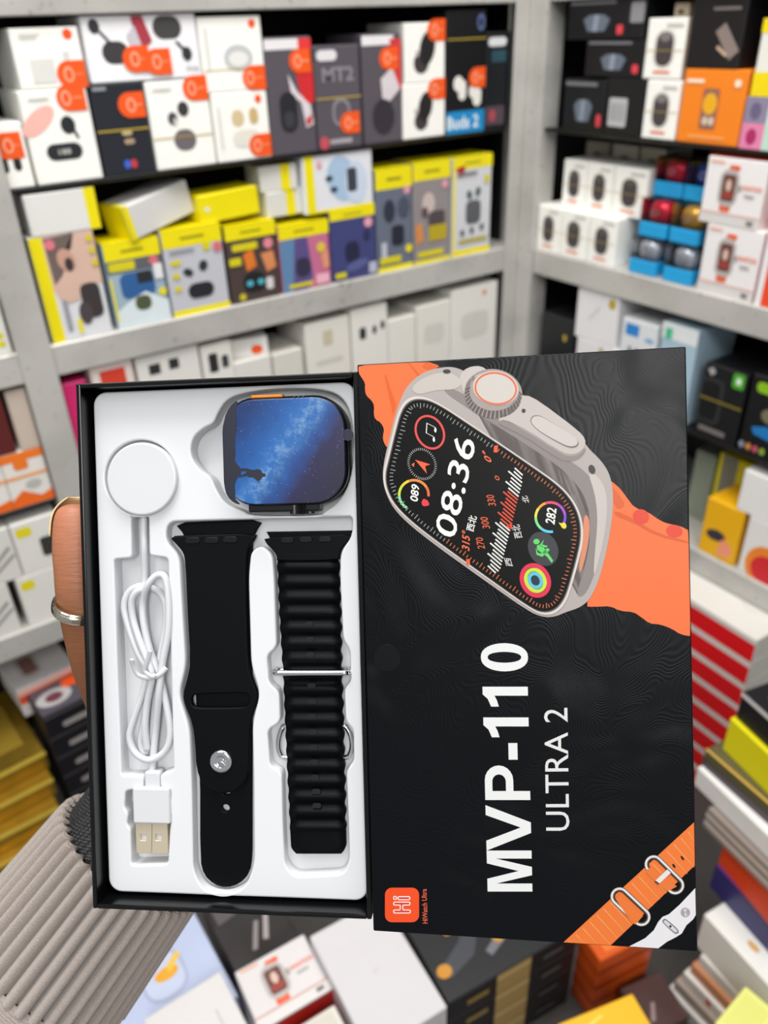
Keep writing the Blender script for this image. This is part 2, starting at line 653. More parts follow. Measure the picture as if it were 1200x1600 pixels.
shelf_box('L', 'u1', 'earbud_box', 'wide white earbud box with two dark cases and a red figure lying across the tier', 'box', 143, 317, 22, 124, tb, '#f4f3f6',
          [('rr', '#3d3a3c', 'printed_case', .13, .28, .36, .62, .014), ('rr', '#454244', 'printed_case', .6, .62, .86, .97, .014),
           ('e', '#34343a', 'printed_earbud', .1, .85, .006, .007), ('p', '#34343a', 'printed_stem', [(.1, .83), (.13, .82), (.22, .62), (.19, .62)]),
           ('e', '#34343a', 'printed_earbud', .88, .38, .006, .007), ('p', '#34343a', 'printed_stem', [(.78, .58), (.81, .58), (.9, .4), (.87, .38)]),
           ('p', '#a93a48', 'printed_shape', [(.42, .98), (.52, .98), (.58, .6), (.5, .5), (.44, .62)]), ('p', '#c9c4cb', 'printed_shape', [(.36, .7), (.44, .84), (.48, .55), (.4, .5)]),
           ('t', '#8a888c', 'printed_text', 'vikings', .85, .1, .97, .2)]
          + price(.43, .34, .1) + price(.62, .28, .1), group=GU)
t = shelf_box('L', 'u0', 'earbud_box', 'white earbud box with two gold earbuds printed', 'box', 343, 427, 142, 258, zt, WHT,
              [('rr', '#d8c49a', 'printed_earbud', .32, .5, .54, .75, .008), ('rr', '#cdb27a', 'printed_earbud', .64, .52, .8, .76, .008),
               ('rr', '#e6e2d6', 'printed_case', .3, .2, .8, .45, .014), ('e', OR, 'price_dot', .83, .88, .0045, .0045), ('r', '#d9d9d4', 'printed_text', .08, .2, .12, .8)] + price(.82, .2, .2), group=GU)
shelf_box('L', 'u1', 'earbud_box', 'white earbud box with a pale ring printed, on the gold earbud box', 'box', 322, 417, 25, 142, t, WHT,
          [('e', '#c4c6c8', 'printed_ring', .58, .45, .019, .014), ('e', '#e9e8e4', 'printed_ring_inside', .58, .44, .013, .008), ('e', OR, 'price_dot', .85, .9, .0045, .0045),
           ('r', '#d9d9d4', 'printed_text', .08, .3, .12, .85), ('r', '#c9b04c', 'rubber_band', 0, .3, 1, .312)] + price(.82, .17, .2), group=GU)
shelf_box('L', 'u0', 'earbud_box', 'tall grey earbud box with a red panel and white heading, beside gold earbuds', 'box', 428, 497, 57, 243, zt, GRB,
          [('r', '#e9e6e8', 'heading', 0.0, .9, .72, .985), ('r', '#e2393c', 'heading', .72, .9, 1, .985), ('p', '#d02a30', 'red_panel', [(.62, .72), (1, .78), (1, .45), (.75, .4)]),
           ('p', '#dcd4da', 'printed_shape', [(.45, .7), (.62, .55), (.9, .42), (.95, .25), (.78, .22), (.7, .45), (.5, .52)]), ('rr', '#25262b', 'printed_case', .22, .2, .6, .55, .012),
           ('rr', '#3a3a42', 'printed_case', .3, .24, .52, .38, .006), ('p', '#c9343a', 'printed_shape', [(.78, .3), (.92, .34), (.9, .26), (.8, .24)])] + price(.75, .8, .22), group=GU)
shelf_box('L', 'u0', 'earbud_box', 'grey earbud box with MT2 lettering and an outlined case', 'box', 499, 567, 70, 230, zt, GRB,
          [('rr', '#e2dfe2', 'logo_pill', .06, .86, .5, .96, .01), ('t', '#8d8790', 'lettering', 'MT2', .16, .66, .86, .8, .03), ('rr', '#8d8790', 'printed_case', .34, .22, .74, .5, .012),
           ('rr', '#5d5860', 'printed_case_inside', .39, .25, .69, .47, .010), ('e', '#c8505a', 'printed_badge', .12, .07, .007, .008), ('r', '#a8a2a8', 'printed_text', .25, .05, .75, .1),
           ('r', '#c9b04c', 'rubber_band', 0, .5, 1, .512)] + price(.74, .25, .2), group=GU)
shelf_box('L', 'u0', 'earbud_box', 'grey earbud box with a red strip partly behind the stacked white pair', 'box', 571, 629, 52, 225, zt, GRB,
          [('r', '#e9e6e8', 'heading', 0, .9, .8, .985), ('p', '#cf3a3c', 'red_panel', [(.7, .95), (1, .95), (1, .5), (.8, .5)]), ('p', '#d8d0d4', 'printed_shape', [(.45, .6), (.75, .7), (.95, .5), (.7, .4), (.5, .35)]),
           ('e', '#302e36', 'printed_case', .5, .25, .018, .022)] + price(.7, .78, .22), group=GU)
t = shelf_box('L', 'u0', 'earbud_box', 'white earbud box with a black blob, lower of the pair beside the grey box', 'box', 631, 695, 130, 218, zt, WHT,
              [('e', '#3f3a3b', 'printed_earbud', .42, .32, .012, .012), ('e', '#1f1e20', 'printed_earbud', .52, .58, .012, .019, -15), ('e', '#b3aeac', 'printed_mark', .3, .5, .003, .004)] + price(.82, .88, .2), group=GU)
shelf_box('L', 'u1', 'earbud_box', 'white earbud box with a black blob, upper of the pair beside the grey box', 'box', 633, 695, 35, 130, t, WHT,
          [('e', '#3f3a3b', 'printed_earbud', .4, .34, .013, .013), ('e', '#1f1e20', 'printed_earbud', .55, .58, .013, .021, -15), ('e', '#b3aeac', 'printed_mark', .3, .5, .003, .004)] + price(.82, .87, .2), group=GU)
shelf_box('L', 'u0', 'earbud_box', 'tall black earbud box with white buds and a blue band reading Buds 2', 'box', 697, 755, 15, 209, zt, '#0d0e12',
          [('r', '#1c8cc8', 'blue_band', 0, 0, 1, .19), ('t', '#e9f2f6', 'lettering', 'Buds 2', .02, .04, .85, .15, .02), ('e', '#eeebe4', 'printed_earbud', .3, .42, .009, .010), ('rr', '#eeebe4', 'printed_stem', .3, .28, .5, .45, .008),
           ('e', '#eeebe4', 'printed_earbud', .7, .35, .009, .010), ('rr', '#eeebe4', 'printed_stem', .68, .22, .9, .38, .008), ('e', '#5d6c9a', 'round_logo', .85, .9, .007, .01), ('e', '#1d2130', 'round_logo_inside', .85, .9, .004, .006),
           ('r', '#b99f3a', 'rubber_band', 0, .77, 1, .78)] + price(.8, .46, .2), group=GU)
shelf_box('L', 'u0', 'earbud_box', 'narrow dark teal earbud box with a white logo pill, at the corner upright', 'box', 757, 793, 50, 200, zt, '#12171c',
          [('rr', '#dcdce0', 'logo_pill', .05, .86, .8, .95, .008), ('r', '#2c4d58', 'printed_text', .2, .7, .8, .82), ('r', '#55444e', 'printed_panel', 0, .05, .8, .25), ('e', '#b04a52', 'printed_badge', .3, .15, .006, .008)], group=GU)

# --- middle row
YB = YE


def pack(label, x0, x1, yt, yb, body, extra, head=.2, right=True):
    """hang pack: yellow head above a printed front"""
    dec = [('r', YB, 'yellow_head', 0, 1 - head, 1, 1), ('top', 'r', YB, 'yellow_head', 0, 0, 1, 1), ('r', '#9c9210', 'printed_text', .3, 1 - head * .6, .7, 1 - head * .45)] + list(extra)
    return shelf_box('L', 'm0', 'earbud_pack', label, 'box', x0, x1, yt, yb, zm, body, dec, group=GM, d=0.055)


t1 = shelf_box('L', 'm0', 'earbud_box', 'tall earbud box with a yellow spine and a photo of an ear', 'box', 84, 181, 360, 535, zm, '#dfe0e4',
               [('r', YB, 'yellow_spine', 0, 0, .2, 1), ('r', '#d9b7a6', 'printed_photo', .2, .5, 1, 1), ('p', '#70615c', 'printed_hair', [(.22, .98), (.7, 1), (.62, .86), (.45, .8), (.38, .62), (.24, .55)]),
                ('e', '#c99c8a', 'printed_ear', .5, .76, .010, .014, 15), ('e', '#3a3436', 'printed_earbud', .53, .72, .005, .008), ('p', '#d9b7a6', 'printed_photo', [(.22, .5), (.62, .5), (.58, .38), (.3, .36)]),
                ('rr', '#3b3436', 'printed_earbuds', .6, .18, .92, .52, .008), ('e', '#4a4144', 'printed_hook', .62, .24, .008, .014), ('e', '#e07a88', 'printed_badge', .3, .92, .006, .006),
                ('r', '#9b9ba2', 'printed_text', .28, .1, .36, .4), ('rr', YB, 'printed_tag', .45, .05, .52, .2, .003), ('e', '#d8c820', 'printed_dot', .92, .93, .004, .004), ('e', '#d8c820', 'printed_dot', .93, .82, .004, .004), ('e', '#d8c820', 'printed_dot', .94, .7, .004, .004)], group=GM)
shelf_box('L', 'm1', 'earbud_box', 'white earbud box with a yellow end lying on the ear photo box', 'box', 48, 160, 297, 362, t1, '#e3e2de',
          [('r', YB, 'yellow_end', .84, 0, 1, 1), ('right', 'r', YB, 'yellow_end', 0, 0, 1, 1)], d=.06, group=GM)
t3 = pack('yellow headed earbud pack with a green case on a blue photo', 185, 270, 372, 508, '#9fb6c4',
     [('r', '#5d6166', 'printed_panel', 0, .66, 1, .8), ('rr', '#d8cc18', 'printed_title', .03, .68, .5, .78, .002), ('e', '#d86d78', 'printed_badge', .85, .74, .006, .006), ('rr', '#2f5f9a', 'printed_photo', .18, .35, .8, .64, .008),
      ('r', '#26292c', 'printed_photo', .5, .5, .78, .64), ('p', '#dbe6ea', 'printed_water', [(.0, .0), (1, 0), (1, .25), (.6, .4), (.25, .3), (0, .2)]), ('rr', '#4d573c', 'printed_case', .38, .18, .68, .36, .008),
      ('r', '#e6e6e8', 'white_label', .82, .52, .98, .7), ('e', YB, 'printed_dot', .92, .36, .005, .005), ('r', YB, 'yellow_edge', 0, .1, .04, .6)], .2)
t4 = pack('yellow headed earbud pack with a black oblong case on pale grey', 272, 362, 352, 492, '#c3c5cd',
     [('r', YB, 'yellow_foot', 0, 0, 1, .07), ('e', '#2b3138', 'printed_earbud', .35, .5, .007, .005, -25), ('e', '#2b3138', 'printed_earbud', .62, .55, .006, .007, -25), ('rr', '#23252b', 'printed_case', .3, .18, .75, .36, .01),
      ('rr', '#d8cc18', 'printed_tag', .65, .72, .78, .8, .002), ('rr', '#d8cc18', 'printed_tag', .08, .6, .25, .66, .002), ('rr', '#d8cc18', 'printed_tag', .08, .45, .2, .51, .002), ('rr', '#d8cc18', 'printed_tag', .08, .3, .2, .36, .002), ('e', '#d86d78', 'printed_badge', .9, .74, .006, .006), ('r', '#8d8f98', 'printed_text', .08, .74, .5, .77)], .2)
t5 = pack('yellow headed earbud pack with orange figures on dark brown', 364, 441, 347, 470, '#4a3c3a',
     [('p', '#e07a2a', 'printed_shape', [(.3, .62), (.5, .7), (.55, .45), (.35, .4)]), ('p', '#d98c5a', 'printed_shape', [(.65, .6), (.9, .62), (.95, .4), (.75, .35)]), ('rr', '#1c1e22', 'printed_case', .25, .12, .7, .38, .012),
      ('e', '#4fb6c9', 'printed_light', .38, .24, .005, .004), ('e', '#4fb6c9', 'printed_light', .6, .24, .005, .004), ('e', '#e08a94', 'printed_badge', .82, .72, .007, .007), ('rr', '#d8cc18', 'printed_tag', .02, .5, .25, .6, .002), ('rr', '#d8cc18', 'printed_title', .1, .68, .6, .77, .002), ('e', '#c9bc2a', 'printed_dot', .2, .08, .005, .005), ('rr', '#d9d4d6', 'printed_shape', .7, .12, .85, .28, .003)], .18)
t6 = pack('yellow headed earbud pack split between blue and pink', 443, 519, 347, 453, '#c76f92',
     [('p', '#5f86ae', 'printed_blue', [(0, 0), (0, .78), (.3, .8), (.2, 0)]), ('p', '#5b4f86', 'printed_violet', [(.2, 0), (.3, .8), (.55, .8), (.62, .2), (.5, 0)]), ('rr', '#343049', 'printed_case', .28, .2, .58, .5, .01), ('e', '#e0c63a', 'printed_dot', .82, .6, .007, .007),
      ('p', '#e39a76', 'printed_shape', [(.8, .5), (.95, .55), (.98, .3), (.85, .25)]), ('r', '#d8cc18', 'printed_text', .12, .06, .6, .12), ('r', '#efb6c6', 'printed_text', .68, .05, .95, .2)], .2)
t7 = pack('yellow headed earbud pack with a dark case on deep blue', 521, 589, 325, 440, '#3f4478',
     [('rr', '#232544', 'printed_case', .3, .25, .62, .55, .01), ('e', '#2a2d54', 'printed_earbud', .8, .6, .006, .008), ('e', '#585e94', 'printed_shape', .55, .2, .02, .007, 12), ('e', '#e7a0b0', 'printed_badge', .84, .78, .007, .007), ('rr', '#d8cc18', 'printed_tag', .05, .05, .3, .13, .002), ('r', '#b9bcd0', 'white_label', .82, .04, 1, .2)], .13)
pack('yellow headed earbud pack with a black stand on slate grey', 591, 645, 262, 420, '#666e80',
     [('r', YB, 'yellow_foot', 0, 0, 1, .05), ('e', '#2c3040', 'printed_ring', .35, .6, .010, .016), ('rr', '#1f2230', 'printed_case', .4, .25, .75, .45, .006), ('e', '#e0a0ae', 'printed_badge', .85, .78, .006, .006), ('e', YB, 'printed_dot', .88, .2, .006, .006), ('r', '#d8cc18', 'printed_text', .05, .08, .65, .15), ('r', '#c0c4cf', 'printed_stand', .1, .15, .25, .3), ('e', '#4a5062', 'printed_shape', .75, .62, .01, .014)], .19)
pack('yellow headed earbud pack with orange sparks on taupe', 647, 702, 252, 408, '#90888a',
     [('e', '#c9b9b4', 'printed_shape', .4, .6, .012, .016), ('rr', '#4d4446', 'printed_case', .4, .35, .85, .52, .006), ('p', '#e08a3c', 'printed_shape', [(.05, .4), (.2, .42), (.25, .25), (.08, .2)]), ('e', '#5d464a', 'printed_mark', .3, .52, .006, .008), ('rr', '#b9a418', 'printed_title', .4, .22, .9, .38, .002), ('r', '#d8cc18', 'printed_text', .1, .07, .8, .13), ('e', '#e0a0ae', 'printed_badge', .84, .77, .006, .006), ('r', YB, 'yellow_foot', 0, 0, 1, .04)], .17)
pack('yellow headed earbud pack with green buds on white, last before the corner', 706, 764, 244, 397, '#d3d4d9',
     [('r', YB, 'yellow_foot', 0, 0, 1, .06), ('r', YB, 'yellow_edge', 0, 0, .06, 1), ('p', '#b01c1c', 'red_flag', [(.08, .9), (.3, .92), (.28, .82), (.14, .8)]), ('rr', '#55585c', 'printed_case', .34, .32, .72, .56, .008), ('e', '#3d5a58', 'printed_earbud', .42, .62, .005, .007, 20), ('e', '#3d5a58', 'printed_earbud', .64, .64, .005, .007, -20),
      ('e', '#44484c', 'printed_dot', .25, .24, .004, .005), ('e', '#44484c', 'printed_dot', .5, .25, .004, .005), ('e', '#44484c', 'printed_dot', .76, .27, .004, .005), ('rr', '#d8cc18', 'printed_tag', .8, .72, .92, .8, .002), ('r', '#b5a83a', 'printed_text', .15, .13, .9, .17), ('r', '#77787e', 'printed_text', .12, .82, .6, .85)], .12)


def loose_box(name, label, cat, centre, size, rot, colour, decals=(), group=None):
    """carton lying loose: centre of its base, size w d h, euler rotation"""
    w, d, h = size
    o = carton(name, label, cat, group, (0, 0, 0), 0, w, d, h, colour, decals)
    M = Matrix.Translation(centre) @ (Matrix.Rotation(rot[2], 4, 'Z') @ Matrix.Rotation(rot[1], 4, 'Y') @ Matrix.Rotation(rot[0], 4, 'X')) @ Matrix.Translation((-w / 2, -d / 2, 0))
    o.matrix_world = M
    return o


tm = on_plane(300, 352, 1, YL).z
p = on_plane(240, 352, 1, YL + 0.032)
loose_box('earbud_box', 'white earbud box with a yellow end tipped askew on the pack tops', 'box', (p.x, p.y, max(t3, t4) + .0045), (.098, .05, .04), (0, math.radians(-11), math.radians(14)), '#d9d8d6',
          [('r', YB, 'yellow_end', 0, 0, .08, 1), ('left', 'r', YB, 'yellow_end', 0, 0, 1, 1), ('top', 'r', YB, 'yellow_end', 0, 0, .06, 1)], GM)
p = on_plane(348, 335, 1, YL + 0.031)
loose_box('earbud_box', 'all yellow earbud box lying on the pack tops', 'box', (p.x, p.y, max(t4, t5) + .0010), (.085, .05, .034), (0, math.radians(-2), math.radians(3)), YB,
          [('e', '#d9e6f0', 'hang_hole', .12, .5, .003, .003)], GM)
p = on_plane(433, 330, 1, YL + 0.031)
tq = on_plane(500, 338, 1, YL).z
for k in range(2):
    loose_box('earbud_box', 'small white earbud box with a yellow band, %s of two behind the blue splash box' % ('lower', 'upper')[k], 'box', (p.x - .003 * k, YL + .033, max(t5, t6) + .0322 * k), (.054, .048, .032), (0, 0, math.radians(3 - 6 * k)), '#dcdcd4',
              [('r', YB, 'yellow_band', .55, 0, .8, 1), ('top', 'r', YB, 'yellow_band', .55, 0, .8, 1)], GM)
a, b = on_plane(478, 335, 1, YL + .003), on_plane(589, 438, 1, YL + .001)
ht = min(on_plane(530, 235, 1, YL + .003).z, clear_top(zm))
tsp = max(t6, t7)
carton('earbud_box', 'white earbud box with a blue splash photo resting on the blue packs', 'box', GM, (a.x, YL + .003, tsp), 0, b.x - a.x, .05, ht - tsp, '#e2e4ea',
       [('r', YB, 'yellow_spine', .03, 0, .15, 1), ('e', '#a9c3dd', 'printed_splash', .55, .55, .024, .03, 20), ('e', '#c9d6e8', 'printed_splash', .75, .45, .018, .028), ('rr', '#3a3f4a', 'printed_case', .62, .3, .76, .72, .004),
        ('e', '#2f4a58', 'printed_earbud', .36, .58, .006, .004), ('e', '#3a4a62', 'printed_earbud', .42, .38, .006, .004), ('e', '#e0a0a8', 'printed_badge', .23, .84, .004, .005), ('r', YB, 'yellow_foot', .15, 0, 1, .05)])

# --- lower row under the middle board, standing on the thin lower board
zl = Z_THIN[0]
lower = [(96, 144, 596, '#d3246e', 'magenta pack under the middle board beside the upright', []),
         (146, 214, 566, '#e6d9d2', 'cream box with red scribbles under the middle board', [('r', '#d8402c', 'printed_shape', .2, .8, .8, .95)]),
         (216, 316, 548, '#e3e1dc', 'white box with two black squares under the middle board', [('r', '#2c2b2e', 'printed_square', .18, .83, .36, .92), ('r', '#2c2b2e', 'printed_square', .5, .84, .66, .93)]),
         (318, 366, 536, '#e6e4dd', 'white box with a dark phone picture under the middle board', [('rr', '#26272a', 'printed_phone', .2, .74, .5, .92, .003), ('rr', '#3d3e42', 'printed_phone', .62, .76, .85, .88, .003)]),
         (368, 428, 560, '#dfddd6', 'white box topped by a lying carton under the middle board', []),
         (430, 476, 548, '#d8d5cc', 'ivory box behind the lying carton', []),
         (478, 548, 500, '#e4e1d8', 'white box with a tan picture under the middle board', [('rr', '#c9c1aa', 'printed_picture', .38, .74, .6, .9, .003), ('r', '#cfcdc6', 'printed_text', .2, .55, .8, .6)]),
         (550, 606, 478, '#e8e6df', 'white box with a black stick and small buds under the middle board', [('rr', '#2a3138', 'printed_stick', .2, .68, .38, .8, .003), ('e', '#3c4248', 'printed_earbud', .62, .75, .004, .007), ('e', '#3c4248', 'printed_earbud', .85, .78, .004, .007)]),
         (608, 650, 496, '#e6e4dc', 'ivory box with blank front next to the black stick box', []),
         (652, 704, 474, '#e6e4dc', 'ivory box with faint outline picture under the middle board', [('rr', '#d6d4cc', 'printed_picture', .2, .5, .8, .75, .01)]),
         (706, 776, 447, '#e9e7e0', 'white box with an orange mark at the corner upright', [('e', '#e0683a', 'printed_mark', .7, .9, .004, .004), ('rr', '#d6d4cc', 'printed_picture', .2, .4, .8, .7, .012)])]
for (x0, x1, yt, c, lab, dec) in lower:
    yb = 640 - (x0 - 90) * 0.135
    tt = shelf_box('L', 'l0', 'product_box', lab, 'box', x0, x1, yt, yt + 40, zl, c, dec, group=GL)
    if 'lying carton under' in lab:
        q = on_plane(398, 556, 1, YL)
        loose_box('product_box', 'white carton with an orange sticker lying on a white box', 'box', (q.x + .006, YL + .045, tt), (.056, .07, .026), (0, 0, math.radians(-14)), '#eceae6', [('rr', OR, 'price_sticker', .55, .1, .85, .6, .006)], GL)

# --- bay beyond the upright
for (x0, x1, yt, yb, base, c, nm, lab, dec) in (
        (-70, 22, 470, 556, zm, '#e2e2da', 'earbud_box', 'white box with yellow dots beyond the upright, above the orange boxes', [('e', '#d8cc18', 'printed_dot', .85, .35, .004, .004), ('e', '#d8cc18', 'printed_dot', .85, .2, .004, .004)]),
        (-80, 22, 612, 690, zl + .075, '#5d1a1c', 'product_box', 'maroon box on the orange and white boxes', []),
        (24, 57, 606, 672, zl + .075, '#c9b9ac', 'product_box', 'beige box beside the maroon box on the orange and white boxes', [])):
    shelf_box('L', 'b%.2f' % base, nm, lab, 'box', x0, x1, yt, yb, base, c, dec, group=GL)
for k, (x0, x1) in enumerate(((-95, 16), (17, 86))):
    shelf_box('L', 'ob', 'product_box', ('orange edged white box with grey picture, under the maroon box', 'orange edged white box with a peaked orange foot, beside the upright')[k], 'box', x0, x1, 690, 776, zl, '#e7e4de',
              [('r', '#ef7a22', 'orange_head', 0, .84, 1, 1), ('rr', '#ef7a22', 'orange_tab', .25, .68, .6, .86, .004), ('r', '#f0a868', 'orange_line', 0, .52, 1, .58), ('p', '#ef6a18', 'orange_foot', [(0, 0), (1, 0), (1, .2), (.7, .12), (.3, .3), (0, .14)]), ('e', '#b9bab4', 'printed_picture', .6, .38, .01, .006)], group=GL, h=.0745)
zb = Z_MAIN[1]
for k, (x0, x1, c, lab) in enumerate(((-100, 27, '#dcdad4', 'white cable boxes'), (29, 108, '#e4e2dc', 'white watch boxes'))):
    base = zb
    for j in range(2):
        dec = [('rr', '#e2d412', 'yellow_sticker', .08, .72, .4, .9, .004), ('rr', '#33342c', 'printed_watch', .5, .25, .85, .62, .004)] if k else [('p', '#9b9a96', 'printed_cable', [(.55, .3), (.6, .28), (.95, .6), (.92, .66)]), ('p', '#9b9a96', 'printed_cable', [(.62, .22), (.68, .2), (.98, .45), (.96, .5)])]
        if k == 1 and j == 0:
            dec = dec[:1]
        base = shelf_box('L', 'w%d%d' % (k, j), 'product_box', '%s box with %s, %s in the pile beyond the upright' % (('white cable', 'white watch')[k], ('grey cords printed', 'a yellow sticker')[k], ('lower', 'upper')[j]), 'box', x0 + (0, 12)[k == 1 and j == 0], x1 + (0, 4)[k == 1 and j == 0], 0, 960 - 90 * j, base, c, dec, group='white boxes beyond the upright', h=.079)

# ------------------------------------------------------------------ side shelving: upper row
GR = 'boxes on the upper side shelf'


def lamp_decals():
    return [('p', '#66717f', 'printed_speaker', [(.36, .2), (.64, .2), (.72, .5), (.62, .62), (.38, .62), (.28, .5)]), ('p', '#8f9aa8', 'printed_speaker_ridge', [(.44, .2), (.52, .2), (.54, .62), (.46, .62)]), ('rr', '#e0434e', 'red_tag', .84, .12, .94, .36, .003), ('r', '#77787c', 'printed_text', .05, .88, .8, .95)]


t = shelf_box('R', 'r0', 'speaker_box', 'black speaker box with a red tag, lowest beside the corner upright', 'box', 877, 941, 124, 200, zt, '#0f1115', lamp_decals(), group=GR)
ta = shelf_box('R', 'r0', 'speaker_box', 'black speaker box turned to show its white barcode label', 'box', 942, 999, 122, 207, zt, '#0f1115',
               [('rr', '#b9b9bb', 'barcode_label', .1, .15, .6, .66, .003), ('ps', '#77777a', 'barcode', [[(x, .25), (x + .02, .25), (x + .02, .56), (x, .56)] for x in (.16, .22, .26, .33, .38, .45, .51)])], group=GR)
t = max(t, ta)
t = shelf_box('R', 'r1', 'speaker_box', 'black speaker box with a red tag on top of the barcode box', 'box', 912, 1001, 62, 122, t, '#0d0f13', lamp_decals(), group=GR)
shelf_box('R', 'r2', 'speaker_box', 'black speaker box with a red tag, topmost beside the corner upright', 'box', 885, 978, -30, 60, t, '#0d0f13', lamp_decals(), group=GR)
shelf_box('R', 'r2', 'speaker_box', 'black speaker box with a grey barcode label, topmost behind the white pair', 'box', 979, 1004, -30, 60, t, '#0d0f13', [('rr', '#8d8d90', 'barcode_label', .1, .4, .95, .9, .003)], group=GR)


def pill_speaker(cap='#7d7878', tagc='#e8632c'):
    return [('rr', '#dcd9d2', 'printed_halo', .22, .18, .78, .82, .014), ('rr', '#463f43', 'printed_speaker', .28, .22, .72, .78, .011), ('e', cap, 'printed_speaker_top', .5, .70, .0085, .0055),
            ('r', tagc, 'printed_name', .28, .1, .72, .14), ('r', '#c9c7c2', 'printed_text', .5, .86, .92, .91), ('r', '#b9a24a', 'rubber_band', 0, .47, 1, .482)]


t = shelf_box('R', 'r0', 'speaker_box', 'white speaker box with a pill shaped speaker, lower of the pair beside the orange box', 'box', 1001, 1052, 125, 216, zt, WHT, pill_speaker(), group=GR, d=.075)
t2 = shelf_box('R', 'r1', 'speaker_box', 'white speaker box with a pill shaped speaker, upper of the pair, tan side showing', 'box', 1003, 1062, 28, 124, t, WHT,
               pill_speaker() + [('right', 'r', '#c9b3a2', 'tan_side', 0, 0, 1, 1)], group=GR, d=.075)
shelf_box('R', 'r2', 'product_box', 'tan box lying on the upper white speaker box', 'box', 1052, 1075, 4, 26, t2, '#b9a892', [('rr', '#2b2724', 'hand_hole', .3, .2, .7, .5, .004)], group=GR, back=.012)
to = shelf_box('R', 'r0', 'game_box', 'bright orange box with a handheld toy picture', 'box', 1054, 1150, 108, 230, zt, '#f5861c',
               [('rr', '#c96a3c', 'printed_toy', .34, .2, .62, .76, .004), ('rr', '#8d6a5c', 'printed_toy_body', .37, .22, .59, .74, .003), ('e', '#f0b020', 'printed_dial', .48, .55, .010, .012), ('e', '#d8c8b4', 'printed_button', .44, .32, .004, .005), ('e', '#d8c8b4', 'printed_button', .54, .32, .004, .005),
                ('r', '#fbe6cc', 'printed_text', .06, .82, .34, .87), ('rr', '#fbe6cc', 'printed_badge', .82, .78, .92, .88, .003), ('r', '#f7a85c', 'printed_text', .2, .08, .8, .12)], group=GR, d=.08)
shelf_box('R', 'r1', 'gadget_box', 'black box with a gold and silver remote picture, on the orange box', 'box', 1070, 1152, -20, 106, to, '#121013',
          [('p', '#8a7c76', 'printed_remote', [(.5, .5), (.66, .62), (.98, .25), (.82, .12)]), ('p', '#c7a890', 'printed_remote', [(.55, .28), (.75, .16), (.78, .2), (.58, .32)]), ('r', '#77706f', 'printed_text', .4, .78, .9, .82)], group=GR)
t = shelf_box('R', 'r0', 'tile_box', 'box front of pink, mauve and mint tiles beside the orange box', 'box', 1153, 1240, 152, 234, zt, '#cfe6d9',
              [('r', '#8f86a0', 'colour_tile', 0, .5, .42, 1), ('r', '#e487ae', 'colour_tile', 0, 0, .42, .5), ('e', '#b02a66', 'printed_pot', .2, .24, .007, .009), ('e', '#6b6284', 'printed_pot', .2, .74, .007, .009), ('r', '#bfe0cf', 'colour_tile', .42, 0, 1, .5)], group=GR)
shelf_box('R', 'r1', 'clock_box', 'white and bright yellow box standing on the coloured tile box', 'box', 1172, 1256, 28, 150, t, '#e9e8e0',
          [('r', '#f3d90c', 'yellow_band', 0, 0, 1, .32), ('r', '#f3d90c', 'yellow_band', 0, .82, 1, 1), ('e', '#3a3a20', 'printed_dial', .75, .5, .012, .016)], group=GR)

# --- middle row of the side shelving
GS = 'white speaker boxes beside the corner upright'
tops = []
for k, (x0, x1, yt, yb) in enumerate(((838, 872, 309, 386), (873, 914, 317, 398), (915, 958, 326, 411))):
    tops.append(shelf_box('R', 's0', 'speaker_box', 'white cube speaker box with dark pill picture, lower row, %s' % ('beside the upright', 'between two of its kind', 'beside the blue based speakers')[k], 'box', x0, x1, yt, yb, zm, WHT, pill_speaker('#55534f'), group=GS, d=.058, h=.068))
tt = max(tops)
for k, (x0, x1, yt, yb) in enumerate(((877, 912, 229, 316), (913, 953, 237, 322), (954, 1006, 246, 333))):
    shelf_box('R', 's1', 'speaker_box', 'white cube speaker box with dark pill picture, upper row, %s' % ('beside the upright', 'between two of its kind', 'beside the red and blue speakers')[k], 'box', x0 , x1, yt, yb, tt, WHT, pill_speaker('#55534f'), group=GS, d=.06, back=.02, h=.066)
t3 = tt + .067
for k, (x0, x1) in enumerate(((914, 950), (956, 996), (1000, 1040))):
    shelf_box('R', 's2', 'product_box', 'cream carton with a dark handle slot behind the speaker boxes, %s' % ('near the upright', 'between two of its kind', 'beside the clear speaker boxes')[k], 'box', x0, x1, 0, 245, zm, ('#b3aea2', '#cfccc0', '#c9c5b8')[k], [('rr', '#2a2724', 'hand_hole', .35, .84, .68, .9, .004)], group='cream cartons behind the speaker boxes', back=.088, h=.152, d=.06)


